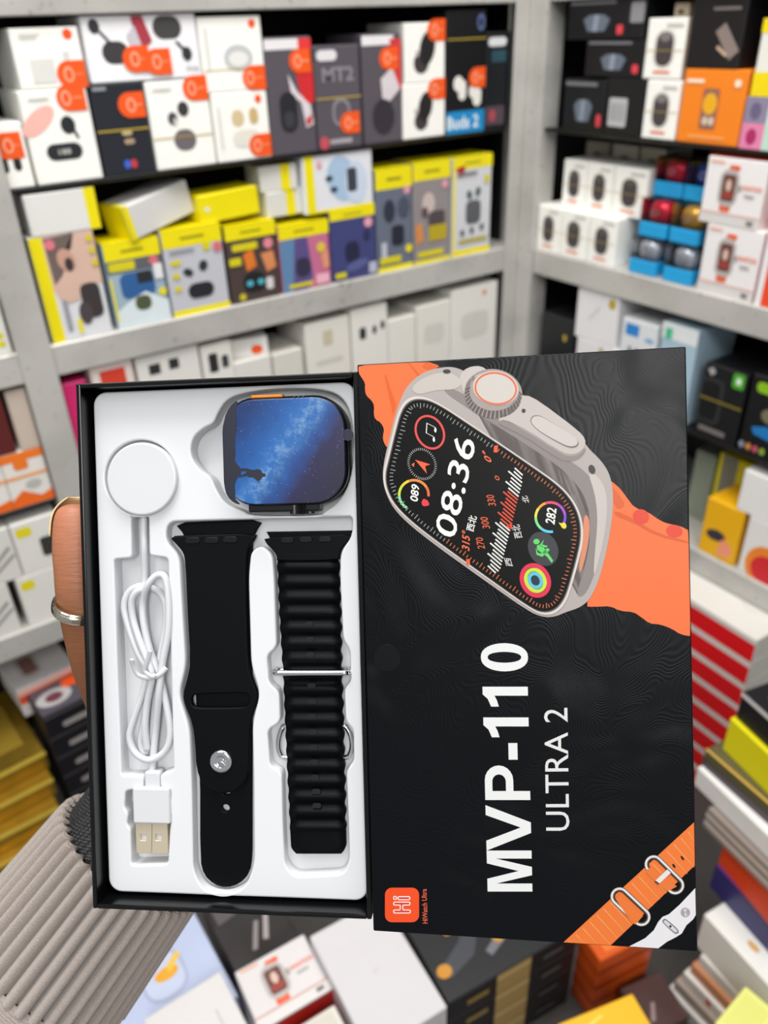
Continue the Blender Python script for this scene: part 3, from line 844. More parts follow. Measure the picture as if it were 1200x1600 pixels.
def tin_speaker(label, x, y, base, colour, back=0.0, s=.047):
    """round metal speaker on a blue plinth inside a clear case"""
    f = XR + .004 + back
    P = on_plane(x, y, 0, f)
    root = tag(empty('mini_speaker', Matrix.Translation((f + s / 2, P.y, base))), label, 'speaker', 'clear cased mini speakers on blue bases')
    bm = bmesh.new(); add_box(bm, -s / 2, s / 2, -s / 2, s / 2, 0, .020, .002)
    bm_obj('blue_base', bm, mat('#1ba0dc', .4), root)
    bm = bmesh.new()
    prof = [(0, .0005), (.016, .0005), (.0185, .004), (.0195, .012), (.0185, .020), (.015, .025), (.008, .0275), (0, .028)]
    n = 20
    rings = []
    for r, z in prof:
        rings.append([bm.verts.new((r * math.cos(2 * math.pi * k / n), r * math.sin(2 * math.pi * k / n), .020 + z)) for k in range(n)] if r else [bm.verts.new((0, 0, .020 + z))])
    for a, b in zip(rings, rings[1:]):
        for k in range(n):
            if len(a) == 1:
                bm.faces.new((a[0], b[(k + 1) % n], b[k]))
            elif len(b) == 1:
                bm.faces.new((a[k], a[(k + 1) % n], b[0]))
            else:
                bm.faces.new((a[k], a[(k + 1) % n], b[(k + 1) % n], b[k]))
    bmesh.ops.recalc_face_normals(bm, faces=bm.faces[:])
    body = bm_obj('speaker_body', bm, mat(colour, .25, .35), root, smooth=True)
    bm = bmesh.new()
    rr = [Vector((-.0197, math.cos(a) * .004, .033 + math.sin(a) * .004)) for a in [2 * math.pi * k / 10 for k in range(10)]]
    me = tube_mesh(rr, .0006, 5, True, 2)
    bm.free()
    link('round_logo', me, mat('#f2f0ee', .3, .6), body)
    bm = bmesh.new(); add_box(bm, -s / 2 + .0004, s / 2 - .0004, -s / 2 + .0004, s / 2 - .0004, .0202, .0505, .001)
    glass = bpy.data.materials.get('clear_plastic')
    if not glass:
        glass = bpy.data.materials.new('clear_plastic')
        glass.use_nodes = True
        nt = glass.node_tree
        nt.nodes.remove(nt.nodes['Principled BSDF'])
        tr = nt.nodes.new('ShaderNodeBsdfTransparent'); gl = nt.nodes.new('ShaderNodeBsdfGlossy'); gl.inputs['Roughness'].default_value = .06
        fr = nt.nodes.new('ShaderNodeFresnel'); fr.inputs[0].default_value = 1.35
        tr.inputs[0].default_value = (.95, .96, .98, 1)
        mx = nt.nodes.new('ShaderNodeMixShader')
        nt.links.new(fr.outputs[0], mx.inputs[0]); nt.links.new(tr.outputs[0], mx.inputs[1]); nt.links.new(gl.outputs[0], mx.inputs[2])
        nt.links.new(mx.outputs[0], nt.nodes['Material Output'].inputs[0])
    bm_obj('clear_case', bm, glass, root)
    return base + .0512


a = tin_speaker('silver mini speaker in clear case, lowest tier, beside the white speaker boxes', 1003, 408, zm, '#c9cbd2')
b = tin_speaker('silver mini speaker in clear case, lowest tier, beside the watch boxes', 1058, 419, zm, '#c9cbd2')
a = tin_speaker('red mini speaker in clear case stacked above the silver ones', 1018, 360, a, '#d81c36', .004)
b = tin_speaker('gold mini speaker in clear case above a silver one', 1067, 370, b, '#d8a23c', .004)
tin_speaker('red mini speaker in clear case, topmost tier', 1041, 305, a, '#d81c36', .022)
tin_speaker('blue mini speaker in clear case, topmost tier', 1088, 315, b, '#1557b8', .022)


def watch_print():
    return [('r', '#dcd8d6', 'grey_foot', 0, 0, 1, .17), ('rr', '#e5653c', 'printed_strap', .32, .2, .5, .3, .002), ('rr', '#e5653c', 'printed_strap', .38, .82, .56, .9, .002), ('rr', '#b9b2ae', 'printed_watch', .26, .28, .58, .84, .012), ('rr', '#6b4440', 'printed_screen', .31, .36, .53, .76, .004),
            ('r', '#a33c30', 'printed_dial', .34, .42, .5, .5), ('e', '#d8b8a8', 'printed_figure', .42, .6, .004, .007), ('e', '#a8a09c', 'printed_crown', .6, .58, .003, .004), ('t', '#e8703c', 'lettering', 'WATCH', .64, .56, .96, .63, .02), ('r', '#b0acab', 'printed_text', .7, .46, .86, .5), ('r', '#f0b098', 'printed_text', .06, .92, .3, .95), ('r', '#e07050', 'orange_line', 0, .17, 1, .18), ('r', '#7a7674', 'printed_mark', .82, .06, .92, .12)]


t = shelf_box('R', 's0', 'watch_box', 'white smartwatch box reading WATCH, lower of the pair on the side shelf', 'box', 1087, 1176, 352, 458, zm, '#efecec', watch_print(), group='white smartwatch boxes', d=.08)
t2 = shelf_box('R', 's1', 'watch_box', 'white smartwatch box with an orange top, upper of the pair on the side shelf', 'box', 1090, 1184, 246, 352, t, '#efecec', watch_print() + [('top', 'r', '#e8502a', 'orange_top', 0, 0, 1, 1)], group='white smartwatch boxes', d=.08)
shelf_box('R', 's0', 'product_box', 'vermilion box with a white stripe beside the smartwatch boxes', 'box', 1178, 1260, 330, 475, zm, '#ef4a22', [('r', '#f0eef0', 'white_stripe', 0, 0, .12, 1), ('p', '#f6d6cc', 'printed_swash', [(.2, .3), (.3, .34), (.4, .5), (.3, .42)])])

# --- lower row of the side shelving
GP = 'boxes under the speaker shelf'
shelf_box('R', 'q0', 'product_box', 'black box with a gold dot under the speaker shelf, beside the corner upright', 'box', 842, 893, 492, 560, zl, '#15161a', [('e', '#b89c34', 'gold_dot', .75, .68, .004, .006)], group=GP)
t = shelf_box('R', 'q0', 'product_box', 'white box with a gold dot low in the stack under the speaker shelf', 'box', 895, 960, 535, 600, zl, '#e6e5e6', [('e', '#b89c34', 'gold_dot', .6, .9, .004, .004)], group=GP)
shelf_box('R', 'q1', 'product_box', 'white box with faint handwriting and a gold dot, on the lower white box', 'box', 896, 960, 450, 535, t, '#e9e8ea', [('e', '#c2a52c', 'gold_dot', .85, .82, .007, .008), ('p', '#cfcfd2', 'printed_script', [(.3, .4), (.34, .4), (.6, .7), (.55, .7)])], group=GP)
shelf_box('R', 'q0', 'product_box', 'white box with a blue heading under the speaker shelf', 'box', 962, 1020, 500, 570, zl, '#dfe3e6', [('r', '#2b86d0', 'blue_heading', .12, .82, .5, .95), ('r', '#6aa5d8', 'printed_text', .7, .8, .92, .84), ('e', '#3a3a40', 'printed_dot', .3, .66, .003, .005), ('e', '#3a3a40', 'printed_dot', .5, .66, .003, .005)], group=GP)
shelf_box('R', 'q0', 'product_box', 'pale blue box with a green mark and white top under the speaker shelf', 'box', 1022, 1078, 505, 600, zl, '#a9c4d4', [('r', '#e4e9ea', 'white_head', 0, .84, 1, 1), ('r', '#4dbf95', 'green_mark', .1, .84, .3, .95)], group=GP)
shelf_box('R', 'q0', 'power_bank_box', 'black box with a green badge and an outlined square', 'box', 1080, 1147, 568, 692, zl, '#131416',
          [('rr', '#4fa82e', 'green_badge', .68, .78, .95, .98, .004), ('e', '#e3f0dc', 'badge_mark', .82, .88, .004, .005), ('rr', '#2b2d30', 'printed_outline', .0, .2, .55, .82, .01), ('rr', '#131416', 'printed_inside', .02, .25, .45, .77, .008), ('p', '#a8a4a2', 'printed_emblem', [(.08, .92), (.2, .96), (.28, .9), (.18, .84)]), ('r', '#77706f', 'printed_text', .1, .08, .75, .15), ('r', '#8a7a2a', 'rubber_band', 0, .52, 1, .545)], group=GP)
shelf_box('R', 'q0', 'charger_box', 'black box with a lime pill, blue swash and a row of coloured dots', 'box', 1149, 1250, 590, 715, zl, '#101113',
          [('rr', '#8cc21e', 'lime_pill', .1, .8, .6, .93, .006), ('p', '#1f7ac0', 'blue_swash', [(.15, .36), (.4, .42), (.6, .34), (.6, .24), (.2, .28)]), ('e', '#77735c', 'printed_cup', .4, .55, .012, .010), ('e', '#8d93a4', 'colour_dot', .05, .1, .004, .005), ('e', '#d08a4a', 'colour_dot', .17, .1, .004, .005), ('e', '#c8586a', 'colour_dot', .29, .1, .004, .005), ('e', '#8aae3a', 'colour_dot', .41, .1, .004, .005)], group=GP)
# on the bottom visible board
GQ = 'boxes on the lowest visible side board'
shelf_box('R', 'z1', 'product_box', 'grey green box standing behind the amber box', 'box', 1070, 1102, 700, 800, zb, '#8b9484', [], back=.07, group=GQ)
shelf_box('R', 'z1', 'product_box', 'lemon yellow box with a grey face standing behind the amber box', 'box', 1104, 1175, 712, 810, zb, '#e6d80c', [('r', '#8a8878', 'grey_face', .1, .0, .45, 1)], back=.07, group=GQ)
t = shelf_box('R', 'z0', 'earphone_box', 'amber box with a dark oval and a pink flash on the lowest visible board', 'box', 1086, 1146, 780, 876, zb, '#f0b414', [('e', '#3c3640', 'printed_oval', .4, .4, .016, .009, 8), ('p', '#f59a7a', 'pink_flash', [(.5, .1), (.85, .1), (.9, .3), (.6, .4)])], group=GQ, d=.066)
t = shelf_box('R', 'z0', 'product_box', 'white box with a red and orange arch print', 'box', 1149, 1235, 815, 900, zb, '#e9e6e2', [('e', '#f08a2c', 'printed_arch', .5, .25, .030, .034), ('e', '#d8262e', 'printed_arch', .52, .22, .022, .022)], group=GQ)
shelf_box('R', 'z2', 'product_box', 'plain white carton on the red arch box', 'box', 1146, 1240, 745, 812, t, '#ecebe8', [('p', '#c8a23c', 'printed_swash', [(.86, .9), (.95, .95), (.93, .75)])], group=GQ)

# ------------------------------------------------------------------ piles on the counter
def pile_box(name, label, cat, P0, P1, P2, z, h, colour, decals=(), group=None, rough=0.4, material=None, trim=0.0, drop=0.0, shallow=0.0):
    """carton lying flat: its top face has corner P0, runs to P1, and reaches back to P2 (photograph pixels at height z)"""
    a, b, c = on_plane(P0[0], P0[1], 2, z), on_plane(P1[0], P1[1], 2, z), on_plane(P2[0], P2[1], 2, z)
    e1 = (b - a); w = e1.length; e1.normalize()
    e2 = Vector((-e1.y, e1.x, 0))
    d = (c - a).dot(e2) - shallow
    if d < 0:
        raise ValueError(label)
    o = carton(name, label, cat, group, (a.x, a.y, z - h - drop), math.atan2(e1.y, e1.x), w - trim, d, h, colour, decals, rough, material=material)
    return o


GD = '#b8962e'
gold = mat('#b08f34', 0.28, 0.75, var=0.25)
GG = 'gold boxes stacked on the counter'
zg = Z_CNT
for k in range(5):                                             # from the top of the stack down
    h = .034
    z = .7222 - k * .0344
    ox, oy = ((0, 0), (12, 42), (22, 86), (26, 128), (30, 168))[k]
    pile_box('gold_box', 'shiny gold box, %s of the gold stack' % ('topmost', 'second from the top', 'third from the top', 'second from the counter', 'bottom')[k], 'box', (-75 + ox, 1248 + oy), (70 + ox, 1173 + oy), (-128 + ox, 1142 + oy), z, h, GD,
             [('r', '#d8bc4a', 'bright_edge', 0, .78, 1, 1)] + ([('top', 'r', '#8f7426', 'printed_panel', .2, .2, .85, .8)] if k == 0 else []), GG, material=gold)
WB = [('top', 'rr', '#c2bcb9', 'printed_watch', .2, .2, .55, .85, .02), ('top', 'rr', '#8a6660', 'printed_screen', .26, .3, .49, .75, .006)]
pile_box('watch_box', 'white smartwatch box with red edge lying behind the black boxes', 'box', (26, 1083), (118, 1038), (-2, 1031), .80, .05, '#dcd8d8', WB + [('r', '#e0532f', 'red_edge', 0, .5, 1, .8), ('r', '#f2b8a8', 'pale_edge', 0, .8, 1, 1)], None)
pile_box('product_box', 'plain dark carton under the red edged smartwatch box', 'box', (44, 1074), (118, 1038), (16, 1022), .80, .2096, '#1d1b1c', [], None, drop=.0502)
GB = 'black slotted boxes stacked on the counter'
for k in range(6):
    o = pile_box('gadget_box', 'black slotted box beside the gold boxes, %s' % ('topmost, round picture on its lid', 'second from the top', 'third from the top', 'third from the counter', 'second from the counter', 'lowest of its stack')[k], 'box', (67, 1127), (165, 1078), (30, 1088), .788, .0393, '#17151a',
                 ([('top', 'r', '#55505a', 'printed_panel', .02, .1, .98, .98), ('top', 'e', '#b8b4b4', 'printed_ring', .32, .55, .026, .018), ('top', 'e', '#6d3a48', 'printed_dial', .32, .55, .013, .010), ('top', 'rr', OR, 'orange_tag', .5, .66, .85, .96, .01)] if k == 0 else [])
                 + [('rr', '#9b9694', 'silver_slot', .25, .3, .8, .55, .004)], GB, drop=.0397 * k, shallow=.0062)

# --- foot of the picture
zf = .70
pb = pile_box('tablet_box', 'pale blue box with a yellow emblem in a rounded square, beside the knitted sleeve', 'box', (190, 1678), (372, 1556), (96, 1530), zf, .15, '#b9c3e0',
              [('top', 'rr', '#a9b2cc', 'printed_square', .36, .3, .74, .74, .02), ('top', 'rr', '#c3cce4', 'printed_square_inside', .385, .33, .715, .71, .017), ('top', 'e', '#e6a52c', 'printed_emblem', .58, .52, .014, .008), ('top', 'p', '#eac04a', 'printed_emblem_tail', [(.6, .5), (.75, .62), (.72, .66), (.6, .58)])])
pile_box('product_box', 'blank white carton lying on the pale blue box', 'box', (262, 1690), (388, 1604), (206, 1604), zf + .0305, .03, '#d6d3d2', [('top', 'r', '#c4bfbc', 'printed_line', .75, .0, .78, .5)])
pile_box('display_case', 'clear topped dark case with silver streaks behind the smartwatch box', 'box', (372, 1530), (470, 1466), (306, 1430), zf - .03, .12, '#2b282b',
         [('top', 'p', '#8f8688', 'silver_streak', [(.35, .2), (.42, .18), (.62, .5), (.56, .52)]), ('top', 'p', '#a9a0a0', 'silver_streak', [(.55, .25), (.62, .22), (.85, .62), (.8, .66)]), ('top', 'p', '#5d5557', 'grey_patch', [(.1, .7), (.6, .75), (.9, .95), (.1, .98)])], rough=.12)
wp = [('top',) + d for d in watch_print()]
pile_box('watch_box', 'white smartwatch box reading WATCH lying on the counter with a red side', 'box', (406, 1613), (519, 1545), (361, 1522), zf + .01, .16, '#d9d5d5', wp + [('r', '#c8221a', 'red_side', 0, .0, 1, 1)])
pile_box('product_box', 'cream white carton in front of the lying smartwatch box', 'box', (474, 1672), (550, 1623), (446, 1616), zf + .02, .17, '#d9d5cc', [('top', 'r', '#cfc9be', 'printed_panel', .1, .1, .9, .9)])
pile_box('product_box', 'large blank white carton under the black box lid corner', 'box', (578, 1650), (699, 1573), (487, 1461), zf + .03, .18, '#d0cdd0', [('top', 'e', '#c6c3c8', 'sheen_mark', .5, .5, .004, .002)])
GT = 'black boxes with a tan panel, stacked'
for k in range(4):
    dec = [('r', '#a98f5c', 'tan_panel', .36, 0, .62, 1), ('r', '#c9b27a', 'tan_highlight', .36, .7, .62, .85), ('r', '#8a7440', 'printed_text', .14, .35, .3, .6), ('rr', '#55545a', 'silver_slot', .72, .4, .88, .6, .003)]
    if k == 0:
        dec += [('top', 'p', '#3f4148', 'grey_swirl', [(.1, .2), (.3, .3), (.5, .7), (.42, .75), (.25, .5), (.08, .35)]), ('top', 'p', '#6e6f75', 'grey_swirl', [(.4, .2), (.62, .35), (.66, .6), (.6, .62), (.55, .42), (.38, .28)])]
        dec += [('top', 'e', '#c98a2c', 'gold_spot', .08, .3, .009, .008), ('top', 'e', '#b98a3c', 'gold_spot', .5, .35, .007, .007)]
        dec += [('top', 'rr', '#c08a34', 'gold_lettering', .2 + .04 * i, .62 + .06 * i, .26 + .04 * i, .67 + .06 * i, .003) for i in range(5)]
    pile_box('charger_box', 'black box with a tan front panel, %s' % ('top of its stack, gold lettering on the lid', 'second in its stack', 'third in its stack', 'bottom of its stack')[k], 'box', (700, 1569), (905, 1450), (612, 1450), zf + .01, .0397, '#1b1c20', dec, GT, drop=.04 * k)
GO = 'orange boxes stacked'
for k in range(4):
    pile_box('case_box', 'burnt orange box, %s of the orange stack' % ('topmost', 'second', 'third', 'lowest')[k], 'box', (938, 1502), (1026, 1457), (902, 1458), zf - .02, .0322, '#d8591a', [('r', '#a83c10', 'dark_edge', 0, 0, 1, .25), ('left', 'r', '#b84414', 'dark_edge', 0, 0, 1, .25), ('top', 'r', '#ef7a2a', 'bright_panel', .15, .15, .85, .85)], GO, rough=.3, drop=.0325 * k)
pile_box('product_box', 'amber yellow box lying in front of the orange stack', 'box', (908, 1675), (1030, 1622), (866, 1602), zf + .02, .17, '#efb616', [('top', 'p', '#f4cf50', 'printed_swash', [(.2, .7), (.5, .85), (.55, .8), (.25, .64)])])
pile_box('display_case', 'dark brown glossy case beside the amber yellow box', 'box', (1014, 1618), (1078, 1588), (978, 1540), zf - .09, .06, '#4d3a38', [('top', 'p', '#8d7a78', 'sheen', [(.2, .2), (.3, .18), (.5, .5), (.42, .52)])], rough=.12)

# --- pile at the right: each box reaches out from under the one above
right_pile = [
    ('charger_box', 'black box with grey dots on top of the mixed pile', (1160, 1080), (1245, 1156), (1186, 1012), .98, .04, '#18171a', [('top', 'e', '#77767a', 'grey_dot', .3, .3, .004, .004), ('top', 'e', '#77767a', 'grey_dot', .3, .55, .004, .004), ('top', 'e', '#77767a', 'grey_dot', .3, .8, .004, .004), ('r', '#d8d6d4', 'white_edge', 0, .85, 1, 1)]),
    ('product_box', 'lemon yellow box under the black dotted box in the mixed pile', (1141, 1121), (1240, 1215), (1164, 1080), .94, .0502, '#e6dc14', []),
    ('display_case', 'clear lidded olive case with gold lettering in the mixed pile', (1102, 1171), (1232, 1284), (1166, 1130), .89, .0252, '#5d573c', [('top', 'p', '#c89a34', 'gold_lettering', [(.12, .55), (.3, .5), (.3, .62), (.12, .68)]), ('top', 'r', '#c9a24a', 'gold_rim', 0, .0, 1, .04), ('top', 'e', '#c9ccd0', 'silver_mark', .08, .5, .006, .005), ('r', '#4a4046', 'purple_edge', 0, 0, 1, .5), ('top', 'r', '#7a7450', 'inner_panel', .4, .2, .95, .9)]),
    ('product_box', 'long white carton under the clear olive case in the mixed pile', (1090, 1198), (1232, 1336), (1150, 1160), .865, .03, '#e9e7e4', []),
    ('product_box', 'taupe grey carton between the long white carton and the red orange box', (1106, 1262), (1232, 1385), (1162, 1228), .834, .0335, '#8d8078', [('r', '#c9bfb4', 'pale_edge', 0, .2, 1, .4), ('r', '#c9bfb4', 'pale_edge', 0, .6, 1, .8)]),
    ('case_box', 'red orange plastic wrapped box in the mixed pile', (1133, 1309), (1228, 1420), (1158, 1284), .80, .0472, '#e2451a', [('top', 'r', '#f0602a', 'bright_panel', .1, .1, .9, .9), ('top', 'e', '#9a7a9a', 'silver_mark', .5, .4, .004, .004)]),
    ('case_box', 'purple box with pink lettering and a navy side in the mixed pile', (1119, 1351), (1232, 1474), (1160, 1318), .753, .0422, '#6a3590', [('r', '#2b2a66', 'navy_side', 0, 0, 1, 1), ('top', 'rr', '#a06aa8', 'printed_letter', .3, .3, .38, .6, .004), ('top', 'rr', '#a06aa8', 'printed_letter', .42, .3, .5, .6, .004), ('top', 'rr', '#b07a98', 'printed_letter', .54, .3, .62, .6, .004)]),
    ('product_box', 'bulky white carton with an orange mark under the purple box', (1100, 1428), (1236, 1578), (1150, 1378), .711, .0632, '#e9e8e2', [('top', 'e', '#d8a868', 'orange_mark', .45, .3, .008, .004)]),
]
for (nm, lab, A, B, C, z, h, c, dec) in right_pile:
    pile_box(nm, lab, 'box', A, B, C, z, h, c, dec, 'boxes in the mixed pile', rough=.25 if 'clear' in lab else .4)
spines = [('#dcdad6', 'off white'), ('#c98a62', 'copper orange'), ('#e4e2de', 'bright white'), ('#a8988c', 'taupe'), ('#d9d6d4', 'pale grey')]
for k, (c, nmz) in enumerate(spines):
    pile_box('slim_box', '%s slim box at the foot of the mixed pile' % nmz, 'box', (1094 - 13 * k, 1492 + 13 * k), (1225 - 13 * k, 1630 + 13 * k), (1130 - 13 * k, 1462 + 13 * k), .648 - .019 * k, .0192 if k < 4 else .0221, c, [('r', '#d86a5a', 'red_mark', .3, .2, .36, .8)] if k == 2 else [], 'slim boxes at the foot of the mixed pile')
pile_box('product_box', 'pale lemon box standing in front of the slim boxes', 'box', (1168, 1645), (1216, 1583), (1112, 1604), .71, .1602, '#e6e884', [('top', 'r', '#dde07a', 'printed_panel', .12, .12, .88, .88)])

# --- red and white cable boxes
for k in range(8):
    lab = ('topmost, a looped cable printed on its white lid', 'second from the top', 'third from the top', 'fourth from the top', 'fourth from the counter', 'third from the counter', 'second from the counter', 'bottom of the stack')[k]
    z = .885 - .0415 * k
    dec = [('r', '#e2131b', 'red_side', 0, 0, 1, .76), ('left', 'r', '#e2131b', 'red_side', 0, 0, 1, .76)]
    o = pile_box('cable_box', 'red sided white cable box, %s' % lab, 'box', (1030, 905), (1183, 1001), (1084, 856), .880, .0410, '#dcd9d2', dec, 'red sided cable boxes stacked', drop=.0412 * k)
    if k == 0:
        w = max(v.co.x for v in o.data.vertices); d = max(v.co.y for v in o.data.vertices)
        pts = [(.98, .75), (.9, .95), (.78, .9), (.62, .72), (.62, .52), (.72, .45), (.85, .55), (.98, .62)]
        me = tube_mesh([(w * u, d * v, .0414) for u, v in pts], .0022, 6, False, 5, flat=.12)
        link('printed_cable', me, mat('#d3d2cc'), o)

# ------------------------------------------------------------------ the held box: tray
bpy.context.view_layer.update()
tray = tag(empty('watch_box_tray', TRAY.M), 'open black cardboard tray of the watch box, lined with a white moulded insert', 'box tray')
TW, TH, TD = 0.1146, 0.213, 0.030
cardboard = mat('#0a0b0d', 0.35, bump=0.15, bscale=900, spec=.25)
edge_m = mat('#08090b', 0.2, spec=.3)
bm = bmesh.new(); add_box(bm, -TW / 2, TW / 2, -TH / 2, TH / 2, -TD, -TD + .0018, .0004)
bm_obj('tray_base', bm, cardboard, tray)
wt = .0019
for (a, b, c, d) in ((-TW / 2, -TW / 2 + wt, -TH / 2, TH / 2), (TW / 2 - wt, TW / 2, -TH / 2, TH / 2), (-TW / 2 + wt, TW / 2 - wt, TH / 2 - wt, TH / 2), (-TW / 2 + wt, TW / 2 - wt, -TH / 2, -TH / 2 + wt)):
    bm = bmesh.new(); add_box(bm, a, b, c, d, -TD + .0018, 0, .0005, 2)
    bm_obj('tray_wall', bm, edge_m, tray)

# ------------------------------------------------------------------ moulded insert
ZI = -.0075           # top face of the insert


def T(pts, z=ZI):
    return [TRAY.p(u, v, z).to_2d() for u, v in pts]


white_plastic = mat('#d2d4d7', 0.28, var=0.015, spec=0.4)
c = [TRAY.p(*q, ZI) for q in ((143, 612), (553, 597), (573, 1420), (167, 1405))]
ins_out = round_rect(-TW / 2 + wt + .0015, -TH / 2 + wt + .0015, TW / 2 - wt - .0004, TH / 2 - wt - .0008, .0055)
pc = TRAY.p(220.4, 748.4, -.006)
h_puck = [Vector((p.x, p.y)) for p in ellipse(pc.x - .0008, pc.y + .0006, .0154, n=40)]
h_puck_slot = None
sq = T([(205, 806), (232, 806), (233, 868), (262, 872), (265, 960), (271, 1204), (250, 1210), (250, 1231), (266, 1232), (266.5, 1248), (262.5, 1256), (262.5, 1266), (267, 1274), (265, 1292), (262, 1350), (205, 1352), (204, 1296), (198, 1288), (200, 1272), (194, 1262), (196, 1236), (224, 1232), (224, 1212), (190, 1212), (184, 1050), (178, 874), (206, 872)])
h_cable = round_poly(sq, .0016)
h_watch = chaikin(T([(388, 612), (440, 606), (500, 607), (534, 618), (550, 650), (553, 700), (548, 750), (530, 784), (506, 800), (500, 806), (390, 806), (380, 798), (352, 788), (338, 765), (330, 745), (312, 735), (297, 712), (300, 685), (318, 668), (334, 662), (340, 645), (355, 622)]), 2)
h_band = round_poly(T([(262, 815), (400, 811), (548, 807), (551, 812), (550, 838), (532, 862), (531, 900), (536, 1000), (547, 1016), (548, 1065), (538, 1076), (540, 1128), (552, 1140), (553, 1190), (541, 1204), (544, 1280), (546, 1345), (536, 1366), (460, 1370), (445, 1352), (442, 1290), (440, 1206), (422, 1198), (418, 1140), (438, 1130), (436, 1080), (420, 1068), (417, 1024), (432, 1012), (428, 900), (425, 866), (408, 852), (392, 862), (388, 900), (392, 1040), (406, 1084), (394, 1130), (396, 1220), (397, 1350), (384, 1386), (354, 1400), (318, 1392), (302, 1362), (300, 1240), (296, 1140), (279, 1086), (290, 1040), (284, 940), (280, 870), (258, 846)]), .0042)
me = plate_mesh(ins_out, [h_puck, h_cable, h_watch, h_band], ZI - .0085, ZI, .0008, 2)
insert = link('packaging_insert', me, white_plastic, None, smooth=False)
insert.matrix_world = TRAY.M
tag(insert, 'white moulded plastic insert with shaped recesses inside the black tray', 'insert')


def grow(pts, k):
    cx = sum(p[0] for p in pts) / len(pts); cy = sum(p[1] for p in pts) / len(pts)
    out = []
    n = len(pts)
    s = 1 if signed_area(pts) > 0 else -1
    for i in range(n):
        t_ = (Vector(pts[(i + 1) % n]) - Vector(pts[i - 1])).normalized()
        out.append(Vector(pts[i]) + Vector((t_.y, -t_.x)) * k * s)
    return out


for nm, hole, z in (('puck_recess', h_puck, -.0125), ('cable_recess', h_cable, -.0150), ('watch_recess', h_watch, -.0158), ('strap_recess', h_band, -.0138)):
    link(nm, plate_mesh(grow(hole, .0006), [], z - .0012, z, 0, 1), white_plastic, insert)

# ------------------------------------------------------------------ charging cable
white_gloss = mat('#c8cace', 0.3, var=0.01)
cable = tag(empty('charging_cable', TRAY.M), 'white round charging puck with its coiled cable and plug in the insert', 'cable')
ZP = -.0050
pc = TRAY.p(220.4, 748.4, ZP)
pr = (TRAY.p(275.4, 748.4, ZP) - pc).length
me = plate_mesh([Vector((p.x, p.y)) for p in ellipse(pc.x, pc.y, pr, n=64)], [], -.0123, ZP, .0009, 4)
puck = link('charging_puck', me, white_gloss, cable)


def z7(pts):
    return [(110 + .4 * x, 860 + .4 * y) for x, y in pts]


path = [(287, -140), (288, -60), (290, 0), (292, 100), (288, 200), (295, 320), (318, 460), (308, 560), (285, 680), (275, 750), (292, 793), (316, 740), (328, 620), (338, 500), (358, 380), (376, 270), (365, 190), (325, 150), (275, 155), (242, 185), (240, 250), (266, 350), (300, 455), (282, 560), (248, 660), (232, 730), (255, 792), (312, 818), (372, 780), (390, 700), (366, 560), (340, 470), (308, 380), (286, 280), (284, 200), (300, 140), (338, 98), (370, 108),
        (384, 200), (382, 320), (360, 440), (346, 560), (334, 700), (324, 800), (320, 860), (316, 905)]
path2 = [(285, 132), (235, 150), (212, 205), (225, 290), (258, 390), (296, 470)]
zs = []
n = len(path)
for i in range(n):
    lvl = [-.0122, -.0118, -.0096, -.0074][min(3, i * 4 // n)]
    if i < 3:
        lvl = -.0105
    if i > n - 5:
        lvl = -.0105
    zs.append(lvl)
# second, outer coil on the left side, threaded into the same cord
k = path.index((275, 155))
path[k:k + 5] = [(270, 140), (228, 165), (211, 220), (228, 300), (262, 395), (298, 470)][:6]
zs[k:k + 5] = [-.0096] * 6
pts3 = [TRAY.p(u, v, z) for (u, v), z in zip(z7(path), zs)]
link('cord', tube_mesh(pts3, .00148, 10, False, 6), white_gloss, cable, smooth=True)
p3 = [TRAY.p(u, v, z) for (u, v), z in zip(z7([(300, 150), (262, 160), (240, 200), (246, 270), (270, 350), (305, 440), (318, 500), (300, 600), (292, 690), (300, 780)]), [-.0085, -.008, -.0085, -.009, -.0085, -.0078, -.0072, -.0085, -.009, -.010])]
link('cord', tube_mesh(p3, .00148, 10, False, 6), white_gloss, cable, smooth=True)
tie = [(240, 425), (244, 450), (262, 485), (300, 498), (345, 488), (375, 458)]
link('twist_tie', tube_mesh([TRAY.p(u, v, z) for (u, v), z in zip(z7(tie), (-.003, -.0045, -.0055, -.0048, -.0055, -.0065))], .0011, 8, False, 5, flat=.5), white_gloss, cable, smooth=True)
link('twist_tie', tube_mesh([TRAY.p(u, v, z) for (u, v), z in zip(z7([(312, 390), (302, 430), (290, 470), (318, 492), (332, 486)]), (-.002, -.0035, -.005, -.004, -.0048))], .0010, 8, False, 5, flat=.5), white_gloss, cable, smooth=True)
# plug
z0, z1 = -.0140, -.0060
plug = link('plug_body', plate_mesh(round_rect(*TRAY.p(208, 1287, z1).to_2d(), *TRAY.p(264, 1232, z1).to_2d(), .0009), [], z0, z1, .0008, 2), white_gloss, cable)
rl = TRAY.p(226, 1236, -.0075); rh = TRAY.p(249, 1206, -.0075)
link('strain_relief', plate_mesh(round_rect(rl.x, rl.y, rh.x, rh.y, .0012), [], -.013, -.0075, .0008, 2), white_gloss, plug)
steel_plug = mat('#d8ccb4', .35, .6)
zs1 = -.0075
a, b = TRAY.p(213, 1333, zs1), TRAY.p(261, 1283, zs1)
hol = []
for (u0, v0, u1, v1) in ((219.5, 1313, 229, 1304), (243, 1313, 252.5, 1304)):
    q0, q1 = TRAY.p(u0, v0, zs1), TRAY.p(u1, v1, zs1)
    hol.append(round_rect(q0.x, q0.y, q1.x, q1.y, .0002, 2))
shell = link('plug_shell', plate_mesh(round_rect(a.x, a.y, b.x, b.y, .0003), hol, -.0125, zs1, .0002, 1), steel_plug, plug)
